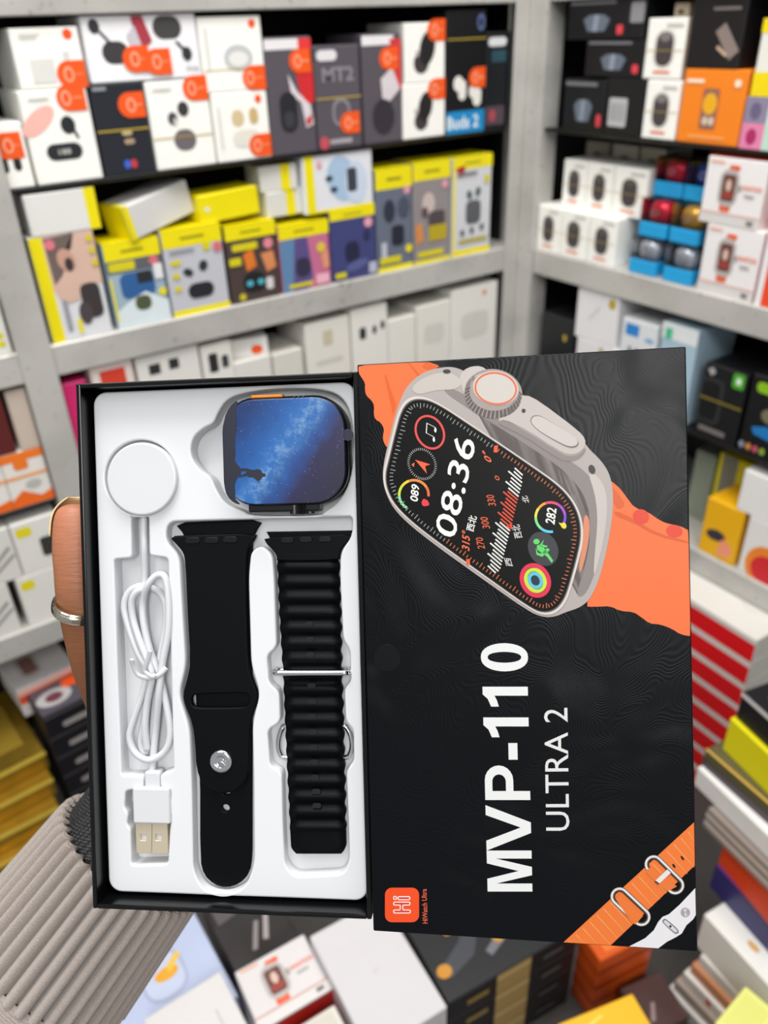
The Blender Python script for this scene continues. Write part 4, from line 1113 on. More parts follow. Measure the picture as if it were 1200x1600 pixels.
link('plug_tongue', plate_mesh(round_rect(a.x + .0005, a.y + .0005, b.x - .0005, b.y - .0005, .0003), [], -.0105, -.0088, 0, 1), white_gloss, plug)
m0, m1 = TRAY.p(236.6, 1332, zs1), TRAY.p(237.4, 1284, zs1)
link('seam', flat_mesh([[(m0.x, m0.y), (m0.x + .00018, m0.y), (m1.x + .00018, m1.y), (m1.x, m1.y)]], lambda p: (p[0], p[1], zs1 + .00005)), mat('#6e6557', .4, .6), plug)

# ------------------------------------------------------------------ smartwatch
watch = tag(empty('smartwatch', TRAY.M), 'black square smartwatch with a starry sky face lying in the insert', 'watch')
ZW = -.0024
case_black = mat('#101114', .3, .3, var=0.02)


def px_rrect(u0, v0, u1, v1, z, r):
    a, b = TRAY.p(u0, (v0 + v1) / 2, z), TRAY.p(u1, (v0 + v1) / 2, z)
    e, f = TRAY.p((u0 + u1) / 2, v1, z), TRAY.p((u0 + u1) / 2, v0, z)
    return round_rect(a.x, e.y, b.x, f.y, r, 8)


link('case', plate_mesh(px_rrect(346, 618, 543, 790, ZW, .0135), [], -.0154, ZW, .0022, 4), case_black, watch)


def sky_material():
    mt = bpy.data.materials.new('starry_sky_print')
    mt.use_nodes = True
    nt = mt.node_tree
    b = nt.nodes['Principled BSDF']
    b.inputs['Roughness'].default_value = .3
    N = nt.nodes.new
    tc = N('ShaderNodeTexCoord')
    mp = N('ShaderNodeMapping')
    ctr = TRAY.p(453, 706, ZW)
    mp.inputs['Location'].default_value = (-ctr.x, -ctr.y, 0)
    nt.links.new(tc.outputs['Object'], mp.inputs['Vector'])
    sx = N('ShaderNodeSeparateXYZ'); nt.links.new(mp.outputs[0], sx.inputs[0])
    # across the milky way: s = (x - y*0.9) from the upper left to the lower right
    ma = N('ShaderNodeMath'); ma.operation = 'MULTIPLY_ADD'; ma.inputs[1].default_value = -0.75
    nt.links.new(sx.outputs[1], ma.inputs[0]); nt.links.new(sx.outputs[0], ma.inputs[2])
    ns = N('ShaderNodeTexNoise'); ns.inputs['Scale'].default_value = 110; ns.inputs['Detail'].default_value = 7; ns.inputs['Roughness'].default_value = .62
    nt.links.new(mp.outputs[0], ns.inputs['Vector'])
    wob = N('ShaderNodeMath'); wob.operation = 'MULTIPLY_ADD'; wob.inputs[1].default_value = .012; wob.inputs[2].default_value = -.006
    nt.links.new(ns.outputs['Fac'], wob.inputs[0])
    ad = N('ShaderNodeMath'); nt.links.new(ma.outputs[0], ad.inputs[0]); nt.links.new(wob.outputs[0], ad.inputs[1])
    mr = N('ShaderNodeMapRange'); mr.inputs[1].default_value = -.030; mr.inputs[2].default_value = .030
    nt.links.new(ad.outputs[0], mr.inputs[0])
    cr = N('ShaderNodeValToRGB')
    els = cr.color_ramp.elements
    els[0].position = 0; els[0].color = lin('#0d2c60')
    els[1].position = 1; els[1].color = lin('#17162f')
    for p_, c_ in ((.22, '#164888'), (.40, '#245fa2'), (.50, '#245a98'), (.60, '#1a3f7c'), (.72, '#201f44'), (.85, '#1c1b38')):
        e = els.new(p_); e.color = lin(c_)
    nt.links.new(mr.outputs[0], cr.inputs[0])
    # pale cloud in the band
    band = N('ShaderNodeMath'); band.operation = 'ABSOLUTE'
    sh = N('ShaderNodeMath'); sh.inputs[1].default_value = .003
    nt.links.new(ad.outputs[0], sh.inputs[0]); nt.links.new(sh.outputs[0], band.inputs[0])
    bm_ = N('ShaderNodeMapRange'); bm_.inputs[1].default_value = 0; bm_.inputs[2].default_value = .0075; bm_.inputs[3].default_value = 1; bm_.inputs[4].default_value = 0
    nt.links.new(band.outputs[0], bm_.inputs[0])
    n2 = N('ShaderNodeTexNoise'); n2.inputs['Scale'].default_value = 260; n2.inputs['Detail'].default_value = 8; n2.inputs['Roughness'].default_value = .7
    nt.links.new(mp.outputs[0], n2.inputs['Vector'])
    c2 = N('ShaderNodeMapRange'); c2.inputs[1].default_value = .45; c2.inputs[2].default_value = .68
    nt.links.new(n2.outputs['Fac'], c2.inputs[0])
    mu = N('ShaderNodeMath'); mu.operation = 'MULTIPLY'
    nt.links.new(bm_.outputs[0], mu.inputs[0]); nt.links.new(c2.outputs[0], mu.inputs[1])
    mx = N('ShaderNodeMix'); mx.data_type = 'RGBA'; mx.inputs[7].default_value = lin('#7496b8')
    nt.links.new(mu.outputs[0], mx.inputs[0]); nt.links.new(cr.outputs[0], mx.inputs[6])
    # stars
    vo = N('ShaderNodeTexVoronoi'); vo.inputs['Scale'].default_value = 700
    nt.links.new(mp.outputs[0], vo.inputs['Vector'])
    st = N('ShaderNodeMapRange'); st.inputs[1].default_value = .10; st.inputs[2].default_value = .04
    nt.links.new(vo.outputs['Distance'], st.inputs[0])
    m2 = N('ShaderNodeMix'); m2.data_type = 'RGBA'; m2.inputs[7].default_value = lin('#c9d8f0')
    sm = N('ShaderNodeMath'); sm.operation = 'MULTIPLY'; sm.inputs[1].default_value = .55
    nt.links.new(st.outputs[0], sm.inputs[0]); nt.links.new(sm.outputs[0], m2.inputs[0]); nt.links.new(mx.outputs[2], m2.inputs[6])
    nt.links.new(m2.outputs[2], b.inputs['Base Color'])
    return mt


SKY = sky_material()
scr = link('screen', plate_mesh(px_rrect(350, 623, 539, 787, ZW, .0125), [], ZW - .0004, ZW + .0007, .0003, 2), SKY, watch)
zz = ZW + .0008
sil = chaikin([TRAY.p(110 + .4 * x, 570 + .4 * y, zz).to_2d() for x, y in [(655, 150), (646, 180), (650, 240), (641, 300), (646, 350), (640, 372), (652, 390), (664, 402), (668, 430), (652, 440), (640, 470), (645, 500), (641, 520), (668, 548), (640, 541), (612, 515), (600, 470), (598, 420), (598, 350), (598, 270), (600, 210), (620, 165), (650, 138)]], 1)
sil_m = mat('#0d1226', .4)
link('printed_hill', flat_mesh([sil], lambda p: (p[0], p[1], zz)), sil_m, scr)


def z6p(pts, n=1):
    return chaikin([TRAY.p(110 + .4 * x, 570 + .4 * y, zz + .00006).to_2d() for x, y in pts], n)


person_print = [z6p([(655, 405), (690, 404), (712, 412), (735, 406), (746, 414), (750, 424), (762, 424), (762, 436), (750, 437), (744, 446), (734, 455), (722, 446), (712, 438), (700, 440), (688, 432), (662, 440), (655, 436), (686, 424), (690, 414), (655, 416)])]
link('printed_figure', flat_mesh(person_print, lambda p: (p[0], p[1], zz + .00006)), sil_m, scr)
film = mat('#2a2c38', .2)
link('film_tab', plate_mesh(px_rrect(535, 670, 552.5, 689, ZW, .0024), [], ZW + .0001, ZW + .0005, 0, 1), film, scr)
# orange button on the long edge, guard and crown on the other
a, b = TRAY.p(394, 623, -.006), TRAY.p(444, 614, -.006)
bm = bmesh.new(); add_box(bm, a.x, b.x, a.y - .0006, b.y - .0006, -.0085, -.0035, .0006, 2)
bm_obj('action_button', bm, mat('#e88422', .3, .3), watch)
a, b = TRAY.p(390, 801, -.006), TRAY.p(500, 784, -.006)
bm = bmesh.new(); add_box(bm, a.x, b.x, a.y, b.y, -.0125, -.0042, .0008, 2)
bm_obj('crown_guard', bm, case_black, watch)
a, b = TRAY.p(452, 802, -.006), TRAY.p(489, 788, -.006)
bm = bmesh.new()
ncr = 28
ring0, ring1 = [], []
cx, cz, R0 = (a.x + b.x) / 2, -.0078, (b.x - a.x) / 2
for k in range(ncr * 2):
    an = math.pi * k / ncr
    rr = R0 if k % 2 else R0 * .9
    ring0.append(bm.verts.new((cx + rr * math.cos(an), a.y - .0003, cz + rr * .95 * math.sin(an))))
    ring1.append(bm.verts.new((cx + rr * math.cos(an), b.y, cz + rr * .95 * math.sin(an))))
for k in range(ncr * 2):
    bm.faces.new((ring0[k], ring0[(k + 1) % (ncr * 2)], ring1[(k + 1) % (ncr * 2)], ring1[k]))
bm.faces.new(ring0[::-1]); bm.faces.new(ring1)
bm_obj('crown', bm, case_black, watch)
for u in (462, 469, 476):
    q = TRAY.p(u, 619, -.005)
    me = plate_mesh(ellipse(q.x, q.y - .0004, .0004, n=8), [], -.0045, -.0022, 0, 1)
    link('speaker_hole', me, mat('#3a3b40', .5), watch)

# ------------------------------------------------------------------ plain silicone strap (two pieces laid on each other)
rubber = mat('#030508', .5, var=0.05, bump=.05, bscale=1500, spec=.10)
rubber2 = mat('#07090c', .38, var=0.05, spec=.25)
strap = tag(empty('silicone_strap', TRAY.M), 'smooth black silicone watch strap with a pin stud lying in the insert', 'watch strap')
zA, zB = -.0112, -.0086
low = chaikin(T([(271, 817), (340, 814), (411, 812), (398, 832), (393, 850), (393, 1000), (393, 1300), (393, 1340), (389, 1366), (374, 1382), (354, 1388), (334, 1383), (318, 1368), (312, 1344), (312, 1200), (300, 1000), (293, 860), (288, 836)], zA), 1)
hl = [ellipse(*TRAY.p(u, v, zA).to_2d(), .0016, .0015, n=14) for u, v in ((353.5, 1237), (352.5, 1263))]
low_o = link('tail_piece', plate_mesh(low, hl, -.0136, zA, .0006, 2), rubber, strap)
up = chaikin(T([(263, 838), (300, 836), (402, 833), (396, 846), (387, 856), (384, 880), (385, 960), (388, 1040), (396, 1066), (403, 1084), (402, 1096), (394, 1118), (390, 1140), (389, 1200), (384, 1222), (370, 1236), (350, 1241), (330, 1238), (314, 1224), (306, 1200), (304, 1160), (300, 1130), (288, 1102), (285, 1086), (292, 1060), (297, 1036), (292, 950), (289, 880), (286, 864), (276, 852)], zB), 1)
slot = chaikin(T([(304, 1085), (345, 1084), (384, 1083), (389, 1088), (389, 1099), (384, 1105), (345, 1106), (305, 1106), (300, 1101), (299, 1091)], zB), 1)
link('loop_piece', plate_mesh(up, [slot], -.0111, zB, .0007, 2), rubber, strap)


def latches(spec, z, parent):
    for (u, v, hw, hh) in spec:
        a, b = TRAY.p(u - hw, v + hh, z), TRAY.p(u + hw, v - hh, z)
        link('lug_button', plate_mesh(round_rect(a.x, a.y, b.x, b.y, (b.y - a.y) / 2.05, 4), [], z - .0006, z + .0004, .0002, 1), rubber2, parent)


latches([(301, 844.5, 11.5, 5), (331, 844, 11.5, 5), (360, 843, 11.5, 5)], zB, strap)
# stud
q = TRAY.p(346, 1189, zB)
bm = bmesh.new()
prof = [(.0046, 0), (.0047, .0006), (.0044, .0011), (.0034, .0013), (.0022, .0011), (.0019, .0007), (.0014, .0008), (.0008, .0010), (0, .0010)]
rings = []
for r, z in prof:
    rings.append([bm.verts.new((q.x + r * math.cos(2 * math.pi * k / 32), q.y + r * math.sin(2 * math.pi * k / 32), zB + z)) for k in range(32)] if r else [bm.verts.new((q.x, q.y, zB + z))])
for a, b in zip(rings, rings[1:]):
    for k in range(32):
        bm.faces.new((a[k], a[(k + 1) % 32], b[0]) if len(b) == 1 else (a[k], a[(k + 1) % 32], b[(k + 1) % 32], b[k]))
bm_obj('pin_stud', bm, mat('#d6d8dc', .12, 1.0), strap, smooth=True)
o = link('stud_dimple', plate_mesh(ellipse(q.x + .0004, q.y - .0012, .0013, n=14), [], zB + .0008, zB + .00125, .0002, 2), mat('#caccd2', .1, 1.0), strap)

# ------------------------------------------------------------------ ribbed strap
rib = tag(empty('ribbed_strap', TRAY.M), 'ribbed black rubber watch strap with a steel loop lying in the insert', 'watch strap')
zR = -.0085
cn = chaikin(T([(411, 840), (480, 837), (550, 834), (546, 846), (534, 856), (530, 868), (530, 876), (432, 878), (432, 868), (424, 858), (416, 850)], zR), 1)
link('lug_end', plate_mesh(cn, [], -.0115, zR, .0006, 2), rubber, rib)
cn = T([(416, 831), (550, 829), (545, 842), (424, 845)], -.0117)
link('lug_end', plate_mesh(cn, [], -.0136, -.0117, .0003, 1), rubber, rib)
latches([(449, 844, 10, 4.5), (478, 843, 10, 4.5), (508, 842.5, 10, 4.5)], zR, rib)


def lerp_tab(tab, y):
    for (y0, a), (y1, b) in zip(tab, tab[1:]):
        if y <= y1:
            return a + (b - a) * (y - y0) / (y1 - y0)
    return tab[-1][1]


Ltab = [(868, 432), (960, 436), (1060, 442), (1200, 448), (1300, 453), (1336, 455)]
Rtab = [(868, 529), (960, 532), (1060, 534), (1200, 538), (1300, 540), (1336, 541)]
vs, fs = [], []
rows = []
y = 866.0
P = 24.0
NX = 6
while y <= 1335.0:
    ph = (y - 862.0) / P
    rp = 0.5 + 0.5 * math.cos(2 * math.pi * ph)
    flat_end = 1.0 if y < 1297 else 0.0
    zt_ = zR - .0012 + .0017 * (rp ** .8 if flat_end else 0.35)
    inset = (1.6 * (1 - rp)) if flat_end else 0.5
    if y > 1322:
        inset += (y - 1322) ** 1.7 / 9
    l, r = lerp_tab(Ltab, y) + inset, lerp_tab(Rtab, y) - inset
    row = []
    for k in range(NX + 1):
        u = l + (r - l) * k / NX
        edge = .0007 if k in (0, NX) else 0
        row.append(TRAY.p(u, y, zt_ - edge))
    row = [Vector((row[0].x, row[0].y, -.0125))] + row + [Vector((row[-1].x, row[-1].y, -.0125))]
    rows.append(row)
    y += P / 10
nv = NX + 3
for row in rows:
    vs += [tuple(v) for v in row]
for i in range(len(rows) - 1):
    for k in range(nv):
        a, b = i * nv + k, i * nv + (k + 1) % nv
        fs.append((a, a + nv, b + nv, b) if True else None)
fs.append(tuple(range(nv)))
fs.append(tuple((len(rows) - 1) * nv + k for k in range(nv))[::-1])
me = bpy.data.meshes.new('ribbed_body')
me.from_pydata(vs, [], fs)
me.update()
bmx = bmesh.new(); bmx.from_mesh(me); bmesh.ops.recalc_face_normals(bmx, faces=bmx.faces[:]); bmx.to_mesh(me); bmx.free()
link('ribbed_body', me, rubber, rib, smooth=True)
hole_m = mat('#020203', .8)
for (x, yy) in [(483, 975), (484, 999), (485, 1023), (487, 1071), (488, 1096), (488, 1120), (489, 1144), (490, 1168), (491, 1191), (492, 1215), (494, 1237), (495, 1259)]:
    a, b = TRAY.p(x - 6.5, yy + 3.6, zR + .0001), TRAY.p(x + 6.5, yy - 3.6, zR + .0001)
    link('sizing_hole', plate_mesh(round_rect(a.x, a.y, b.x, b.y, .0008, 3), [], zR - .0006, zR + .00032, 0, 1), hole_m, rib)
chrome = mat('#d9dadd', .14, 1.0)


def pill_path(u0, u1, v, z, half, n=6):
    """closed flat loop with round ends, lying across the strap"""
    a, b = TRAY.p(u0, v, z), TRAY.p(u1, v, z)
    pts = []
    for k in range(n + 1):
        an = -math.pi / 2 + math.pi * k / n
        pts.append(Vector((b.x - half + half * math.cos(an), b.y, z + half * math.sin(an))))
    for k in range(n + 1):
        an = math.pi / 2 + math.pi * k / n
        pts.append(Vector((a.x + half + half * math.cos(an), a.y, z + half * math.sin(an))))
    return pts


link('steel_loop', tube_mesh(pill_path(430.5, 546, 1049.5, -.0088, .0021), .00125, 10, True, 3), chrome, rib, smooth=True)
bk = []
for (u, v) in ((441, 1138), (436, 1152), (435, 1166), (438, 1178), (446, 1184), (490, 1184), (538, 1184), (547, 1178), (550, 1164), (548, 1150), (542, 1138), (534, 1134), (490, 1134), (448, 1134)):
    bk.append(TRAY.p(u, v, -.0126))
link('steel_buckle', tube_mesh(bk, .00105, 8, True, 4), chrome, rib, smooth=True)

# ------------------------------------------------------------------ the held box: printed lid
LW, LH, LDp = 0.1203, 0.220, 0.027


def lid_material():
    mt = bpy.data.materials.new('embossed_black_print')
    mt.use_nodes = True
    nt = mt.node_tree
    N = nt.nodes.new
    b = nt.nodes['Principled BSDF']
    b.inputs['Base Color'].default_value = lin('#04070b')
    b.inputs['Roughness'].default_value = .32
    b.inputs['Specular IOR Level'].default_value = .15
    tc = N('ShaderNodeTexCoord')
    ns = N('ShaderNodeTexNoise'); ns.inputs['Scale'].default_value = 20; ns.inputs['Detail'].default_value = 1.5; ns.inputs['Distortion'].default_value = .6
    nt.links.new(tc.outputs['Object'], ns.inputs['Vector'])
    mu = N('ShaderNodeMath'); mu.operation = 'MULTIPLY'; mu.inputs[1].default_value = 640
    nt.links.new(ns.outputs['Fac'], mu.inputs[0])
    sn = N('ShaderNodeMath'); sn.operation = 'SINE'; nt.links.new(mu.outputs[0], sn.inputs[0])
    gr = N('ShaderNodeTexNoise'); gr.inputs['Scale'].default_value = 2600
    nt.links.new(tc.outputs['Object'], gr.inputs['Vector'])
    ad = N('ShaderNodeMath'); nt.links.new(sn.outputs[0], ad.inputs[0]); nt.links.new(gr.outputs['Fac'], ad.inputs[1])
    bp = N('ShaderNodeBump'); bp.inputs['Strength'].default_value = .25; bp.inputs['Distance'].default_value = .00005
    nt.links.new(ad.outputs[0], bp.inputs['Height']); nt.links.new(bp.outputs['Normal'], b.inputs['Normal'])
    return mt


lid = tag(empty('gift_box', LID.M), 'black printed watch box lid reading MVP-110 ULTRA 2, beside the open tray', 'box')
lm = lid_material()
bm = bmesh.new(); add_box(bm, -LW / 2, LW / 2, -LH / 2, LH / 2, -.0018, 0, .0005, 2)
face = bm_obj('lid_face', bm, lm, lid)
for (a, b, c, d) in ((-LW / 2, -LW / 2 + .0018, -LH / 2, LH / 2), (LW / 2 - .0018, LW / 2, -LH / 2, LH / 2), (-LW / 2 + .0018, LW / 2 - .0018, LH / 2 - .0018, LH / 2), (-LW / 2 + .0018, LW / 2 - .0018, -LH / 2, -LH / 2 + .0018)):
    bm = bmesh.new(); add_box(bm, a, b, c, d, -LDp, -.0018, .0003)
    bm_obj('lid_wall', bm, lm, lid)

EPS = .00004


def ink(h):
    """swatch colour darkened evenly to offset the strong light falling on the lid"""
    h = h.lstrip('#')
    return '#' + ''.join('%02x' % int(int(h[i:i + 2], 16) * .885) for i in (0, 2, 4))



def lay(name, loops, colour, layer, n=0, conv=None, rough=.42, material=None, parent=None, clip=True):
    """flat print on the lid face; loops in photograph pixels (through conv)"""
    z = EPS * layer + .00003
    out = []
    for lp in loops:
        pts = [LID.p(*(conv(*p[:2]) if conv else p[:2]), z).to_2d() for p in lp]
        if n:
            pts = chaikin(pts, n)
        if clip:
            pts = [Vector((max(-LW / 2 + .0004, min(LW / 2 - .0004, p.x)), max(-LH / 2 + .0004, min(LH / 2 - .0004, p.y)))) for p in pts]
        out.append(pts)
    return link(name, flat_mesh(out, lambda p: (p[0], p[1], z)), material or mat(ink(colour), rough, var=.03, spec=.12 if name == 'printed_screen' else .3), parent or lid)


def letter(name, body, O, E, Tp, colour, layer, conv=None, bold=0.0, parent=None):
    z = EPS * layer + .00003
    o_, e_, t_ = [LID.p(*(conv(*q) if conv else q), z) for q in (O, E, Tp)]
    me = text_mesh(body, lambda p: o_ + (e_ - o_) * p[0] + (t_ - o_) * p[1], bold)
    return link(name, me, mat(ink(colour), .42, var=.02, spec=.3), parent or lid)


def c9(x, y): return (550 + .45833 * x, 540 + .45833 * y)
def c10(x, y): return (550 + .45833 * x, 960 + .45833 * y)
def c11(x, y): return (590 + .283333 * x, 640 + .283333 * y)
def c12(x, y): return (870 + .1916667 * x, 1270 + .1916667 * y)


def ring(cx, cy, rx, ry, w, rot=0.0, a0=0.0, a1=360.0, n=28):
    o_ = ellipse(cx, cy, rx, ry, rot, n, a0, a1)
    i_ = ellipse(cx, cy, rx - w, ry - w, rot, n, a0, a1)
    if abs(a1 - a0) >= 360:
        o_.append(o_[0]); i_.append(i_[0])
    return [[o_[k], o_[k + 1], i_[k + 1], i_[k]] for k in range(len(o_) - 1)]


# printed orange strap behind the watch
ps = lay('printed_strap', [[(22, 65), (120, 58), (248, 52), (310, 72), (200, 150), (160, 230), (122, 352), (108, 330), (105, 310), (110, 285), (98, 262), (80, 252), (74, 235), (76, 205), (68, 188), (48, 170), (44, 150), (45, 128), (32, 108), (22, 92)]], '#f2713a', 1, 1, c9)
ps = lay('printed_strap', [[(848, 462), (862, 455), (882, 460), (915, 488), (938, 520), (962, 552), (1010, 568), (1040, 590), (1070, 606), (1120, 615), (1154, 634), (1158, 800), (1163, 992), (1120, 985), (1090, 965), (1050, 950), (1015, 948), (985, 925), (960, 908), (915, 905), (880, 888), (840, 890), (790, 890), (840, 800), (880, 650), (888, 540)]], '#f2713a', 1, 1, c9)
lay('strap_fold', [[(895, 560), (960, 590), (1040, 640), (1152, 668), (1153, 676), (1040, 650), (955, 602), (895, 580)]], '#d95a24', 2, 1, c9, parent=ps)
lay('strap_shade', [[(848, 462), (866, 460), (905, 500), (935, 545), (905, 560), (890, 530), (880, 500)]], '#d9602c', 2, 1, c9, parent=ps)
lay('strap_edge', [[(110, 100), (116, 100), (150, 200), (140, 240)], [(190, 58), (196, 58), (232, 100), (224, 104)], [(250, 54), (300, 72), (260, 82), (238, 74)]], '#e0601f', 2, 0, c9, parent=ps)
lay('strap_hole', [ellipse(985, 583, 28, 25, 15), ellipse(1099, 632, 28, 21, 10)], '#e0452c', 3, 0, c9, parent=ps)
# printed watch case
case_out = [(104, 450), (108, 400), (124, 330), (148, 235), (170, 170), (196, 128), (240, 92), (300, 74), (350, 72), (400, 95), (470, 160), (590, 165), (640, 200), (770, 290), (800, 345), (850, 392), (880, 440), (892, 510), (886, 600), (868, 700), (845, 790), (815, 860), (780, 892), (730, 908), (690, 925), (650, 926), (600, 905), (440, 792), (300, 692), (200, 615), (140, 555), (112, 495)]
pw = lay('printed_watch', [case_out], '#b3aaa7', 4, 2, c9)
lay('case_shade', [[(300, 150), (420, 230), (520, 290), (660, 380), (740, 440), (800, 520), (815, 620), (800, 740), (760, 860), (800, 850), (840, 740), (858, 620), (850, 520), (810, 440), (740, 390), (620, 310), (480, 225), (340, 140)]], '#8c8280', 5, 2, c9, parent=pw)
lay('case_light', [[(200, 140), (260, 100), (330, 88), (380, 120), (360, 150), (290, 150), (220, 170)]], '#c6beb9', 6, 2, c9, parent=pw)
lay('case_light', [[(800, 420), (850, 455), (872, 520), (866, 620), (845, 720), (822, 800), (828, 700), (838, 600), (830, 510)]], '#c6beb9', 6, 2, c9, parent=pw)
lay('case_reflection', [[(790, 570), (812, 590), (806, 680), (780, 780), (772, 760), (786, 670)]], '#d98a68', 6, 2, c9, parent=pw)
lay('crown_guard', [[(372, 130), (366, 105), (382, 82), (410, 70), (442, 70), (466, 88), (430, 100), (402, 130), (392, 165), (380, 160)]], '#c6beba', 7, 1, c9, parent=pw)
crown = lay('printed_crown', [ellipse(482, 164, 99, 84, 8, 40)], '#a49a96', 7, 0, c9, parent=pw)
kn = []
for k in range(22):
    an = math.radians(2 + 9.0 * k)
    c_, s_ = math.cos(an), math.sin(an)
    q0, q1 = (482 + 97 * c_, 166 + 82 * s_), (485 + 84 * c_, 156 + 66 * s_)
    tx, ty = -s_ * 5, c_ * 4
    kn.append([(q0[0] - tx, q0[1] - ty), (q0[0] + tx, q0[1] + ty), (q1[0] + tx, q1[1] + ty), (q1[0] - tx, q1[1] - ty)])
lay('crown_teeth', kn, '#5d5553', 8, 0, c9, parent=crown)
lay('crown_cap', [ellipse(490, 145, 78, 58, 8, 36)], '#cfc8c2', 9, 0, c9, parent=crown)
lay('crown_ring', ring(490, 146, 73, 56, 6, 8), '#e2663e', 10, 0, c9, parent=crown)
lay('side_plate', [[(498, 262), (505, 240), (560, 180), (592, 166), (640, 190), (770, 288), (796, 318), (794, 345), (770, 368), (735, 372), (700, 355), (600, 290), (520, 250)]], '#c3bab5', 7, 1, c9, parent=pw)
lay('side_plate_edge', [[(500, 256), (520, 254), (600, 296), (700, 360), (735, 378), (775, 372), (796, 345), (796, 362), (772, 388), (730, 396), (690, 378), (590, 310), (500, 268)]], '#8e8380', 8, 1, c9, parent=pw)
btn = chaikin([Vector(q) for q in [(606, 262), (612, 240), (636, 236), (660, 248), (750, 305), (774, 325), (770, 345), (745, 350), (715, 338), (640, 295)]], 2)
lay('side_button_rim', [btn], '#77706e', 9, 0, c9, parent=pw)
cb = (690, 292)
lay('side_button', [[(cb[0] + (p.x - cb[0]) * .965, cb[1] + (p.y - cb[1]) * .93 - 1) for p in btn]], '#cbc3be', 10, 0, c9, parent=pw)
lay('microphone_hole', [ellipse(323, 88, 13, 7), ellipse(585, 222, 7, 7), ellipse(818, 422, 11, 16, -20)], '#3a3432', 9, 0, c9, parent=pw)
# screen
scr_out = [(116, 440), (130, 385), (150, 300), (172, 220), (205, 186), (255, 186), (310, 212), (400, 272), (500, 338), (600, 406), (700, 476), (748, 530), (774, 590), (778, 655), (764, 720), (742, 800), (722, 862), (690, 900), (648, 908), (606, 890), (500, 815), (350, 708), (220, 612), (150, 545), (122, 490)]
sc = chaikin([Vector(q) for q in scr_out], 2)
cc = Vector((450, 550))
lay('screen_rim', [[cc + (p - cc) * 1.035 for p in sc]], '#d9d0cc', 9, 0, c9, parent=pw)
lay('screen_rim', [[cc + (p - cc) * 1.012 for p in sc]], '#5d5654', 10, 0, c9, parent=pw)
ps_ = lay('printed_screen', [sc], '#0b0d0c', 11, 0, c9, rough=.36, parent=pw)
# tick marks round the screen
wh, og = [], []
L = len(sc)
tot = 0.0
acc = [0.0]
for i in range(L):
    tot += (sc[(i + 1) % L] - sc[i]).length
    acc.append(tot)
NT = 150
for k in range(NT):
    s_ = tot * k / NT
    i = max(j for j in range(L) if acc[j] <= s_)
    p_ = sc[i].lerp(sc[(i + 1) % L], (s_ - acc[i]) / max(1e-6, acc[i + 1] - acc[i]))
    dr = (cc - p_).normalized()
    tn = (sc[(i + 1) % L] - sc[i]).normalized()
    nrm = Vector((-tn.y, tn.x))
    if nrm.dot(dr) < 0:
        nrm = -nrm
    a_, b_ = p_ + nrm * 10, p_ + nrm * (28 if k % 5 == 0 else 22)
    w_ = tn * 1.5
    bar = [a_ - w_, a_ + w_, b_ + w_, b_ - w_]
    (og if (p_.x + p_.y * 0.55 > 690) else wh).append(bar)
lay('tick_marks', wh, '#8d918e', 12, 0, c9, parent=pw)
lay('tick_marks', og, '#c9663a', 12, 0, c9, parent=pw)
sw = pw
letter('printed_time', '08:36', (425, 722), (545, 182), (312, 666), '#f2f2f0', 12, c11, .008, parent=sw)
letter('printed_bearing', '315°', (507, 782), (510, 680), (462, 764), '#ec6a44', 12, c11, .02, parent=sw)
letter('printed_heading', '西北', (530, 676), (550, 592), (486, 662), '#e9e9e6', 12, c11, .02, parent=sw)
letter('printed_degree', '0°', (632, 296), (616, 240), (590, 278), '#ec6a44', 12, c11, .02, parent=sw)
for body, O, E, Tp in (('0', (676, 392), (668, 366), (650, 388)), ('330', (655, 530), (640, 470), (612, 530)), ('300', (622, 655), (606, 592), (580, 655)), ('270', (594, 768), (580, 705), (553, 768))):
    letter('printed_number', body, O, E, Tp, '#d85a3a', 12, c11, .01, parent=sw)
for body, O, E, Tp in (('北', (842, 512), (824, 474), (806, 516)), ('西北', (800, 706), (782, 632), (756, 712)), ('西', (748, 866), (734, 820), (710, 862))):
    letter('printed_direction', body, O, E, Tp, '#d9d9d6', 12, c11, .01, parent=sw)
wh, rd = [], []
for k in range(30):
    f_ = k / 29.0
    cx_, cy_ = 638 + 138 * f_, 888 - 548 * f_
    long_ = k % 3 == 0
    hx, hy = (38, 32) if long_ else (28, 24)
    if k in (0, 1, 28, 29):
        hx, hy = 22, 20
    ox = -8 if long_ else 2
    oy = -7 if long_ else 2
    tx, ty = 2.6, -3.2
    bar = [(cx_ + ox - hx - tx, cy_ + oy - hy - ty), (cx_ + ox + hx - tx, cy_ + oy + hy - ty), (cx_ + ox + hx + tx, cy_ + oy + hy + ty), (cx_ + ox - hx + tx, cy_ + oy - hy + ty)]
    (rd if 14 <= k <= 22 else wh).append(bar)
lay('scale_bars', wh, '#e6e6e2', 12, 0, c11, parent=sw)
lay('scale_bars', rd, '#e0492e', 12, 0, c11, parent=sw)
lay('scale_pointer', [[(742, 622), (706, 648), (742, 660)]], '#e0492e', 12, 0, c11, parent=sw)
lay('screen_marker', [[(642, 200), (664, 196), (660, 236), (640, 236)], [(488, 824), (508, 824), (510, 852), (490, 856)]], '#ee5a34', 13, 0, c11, parent=sw)
ROT = 62
lay('music_ring', ring(288, 125, 100, 80, 12, ROT), '#e04a48', 12, 0, c11, parent=sw)
letter('music_note', '♫', (314, 180), (332, 104), (252, 148), '#f2f2f0', 13, c11, -.01, parent=sw)
cp = []
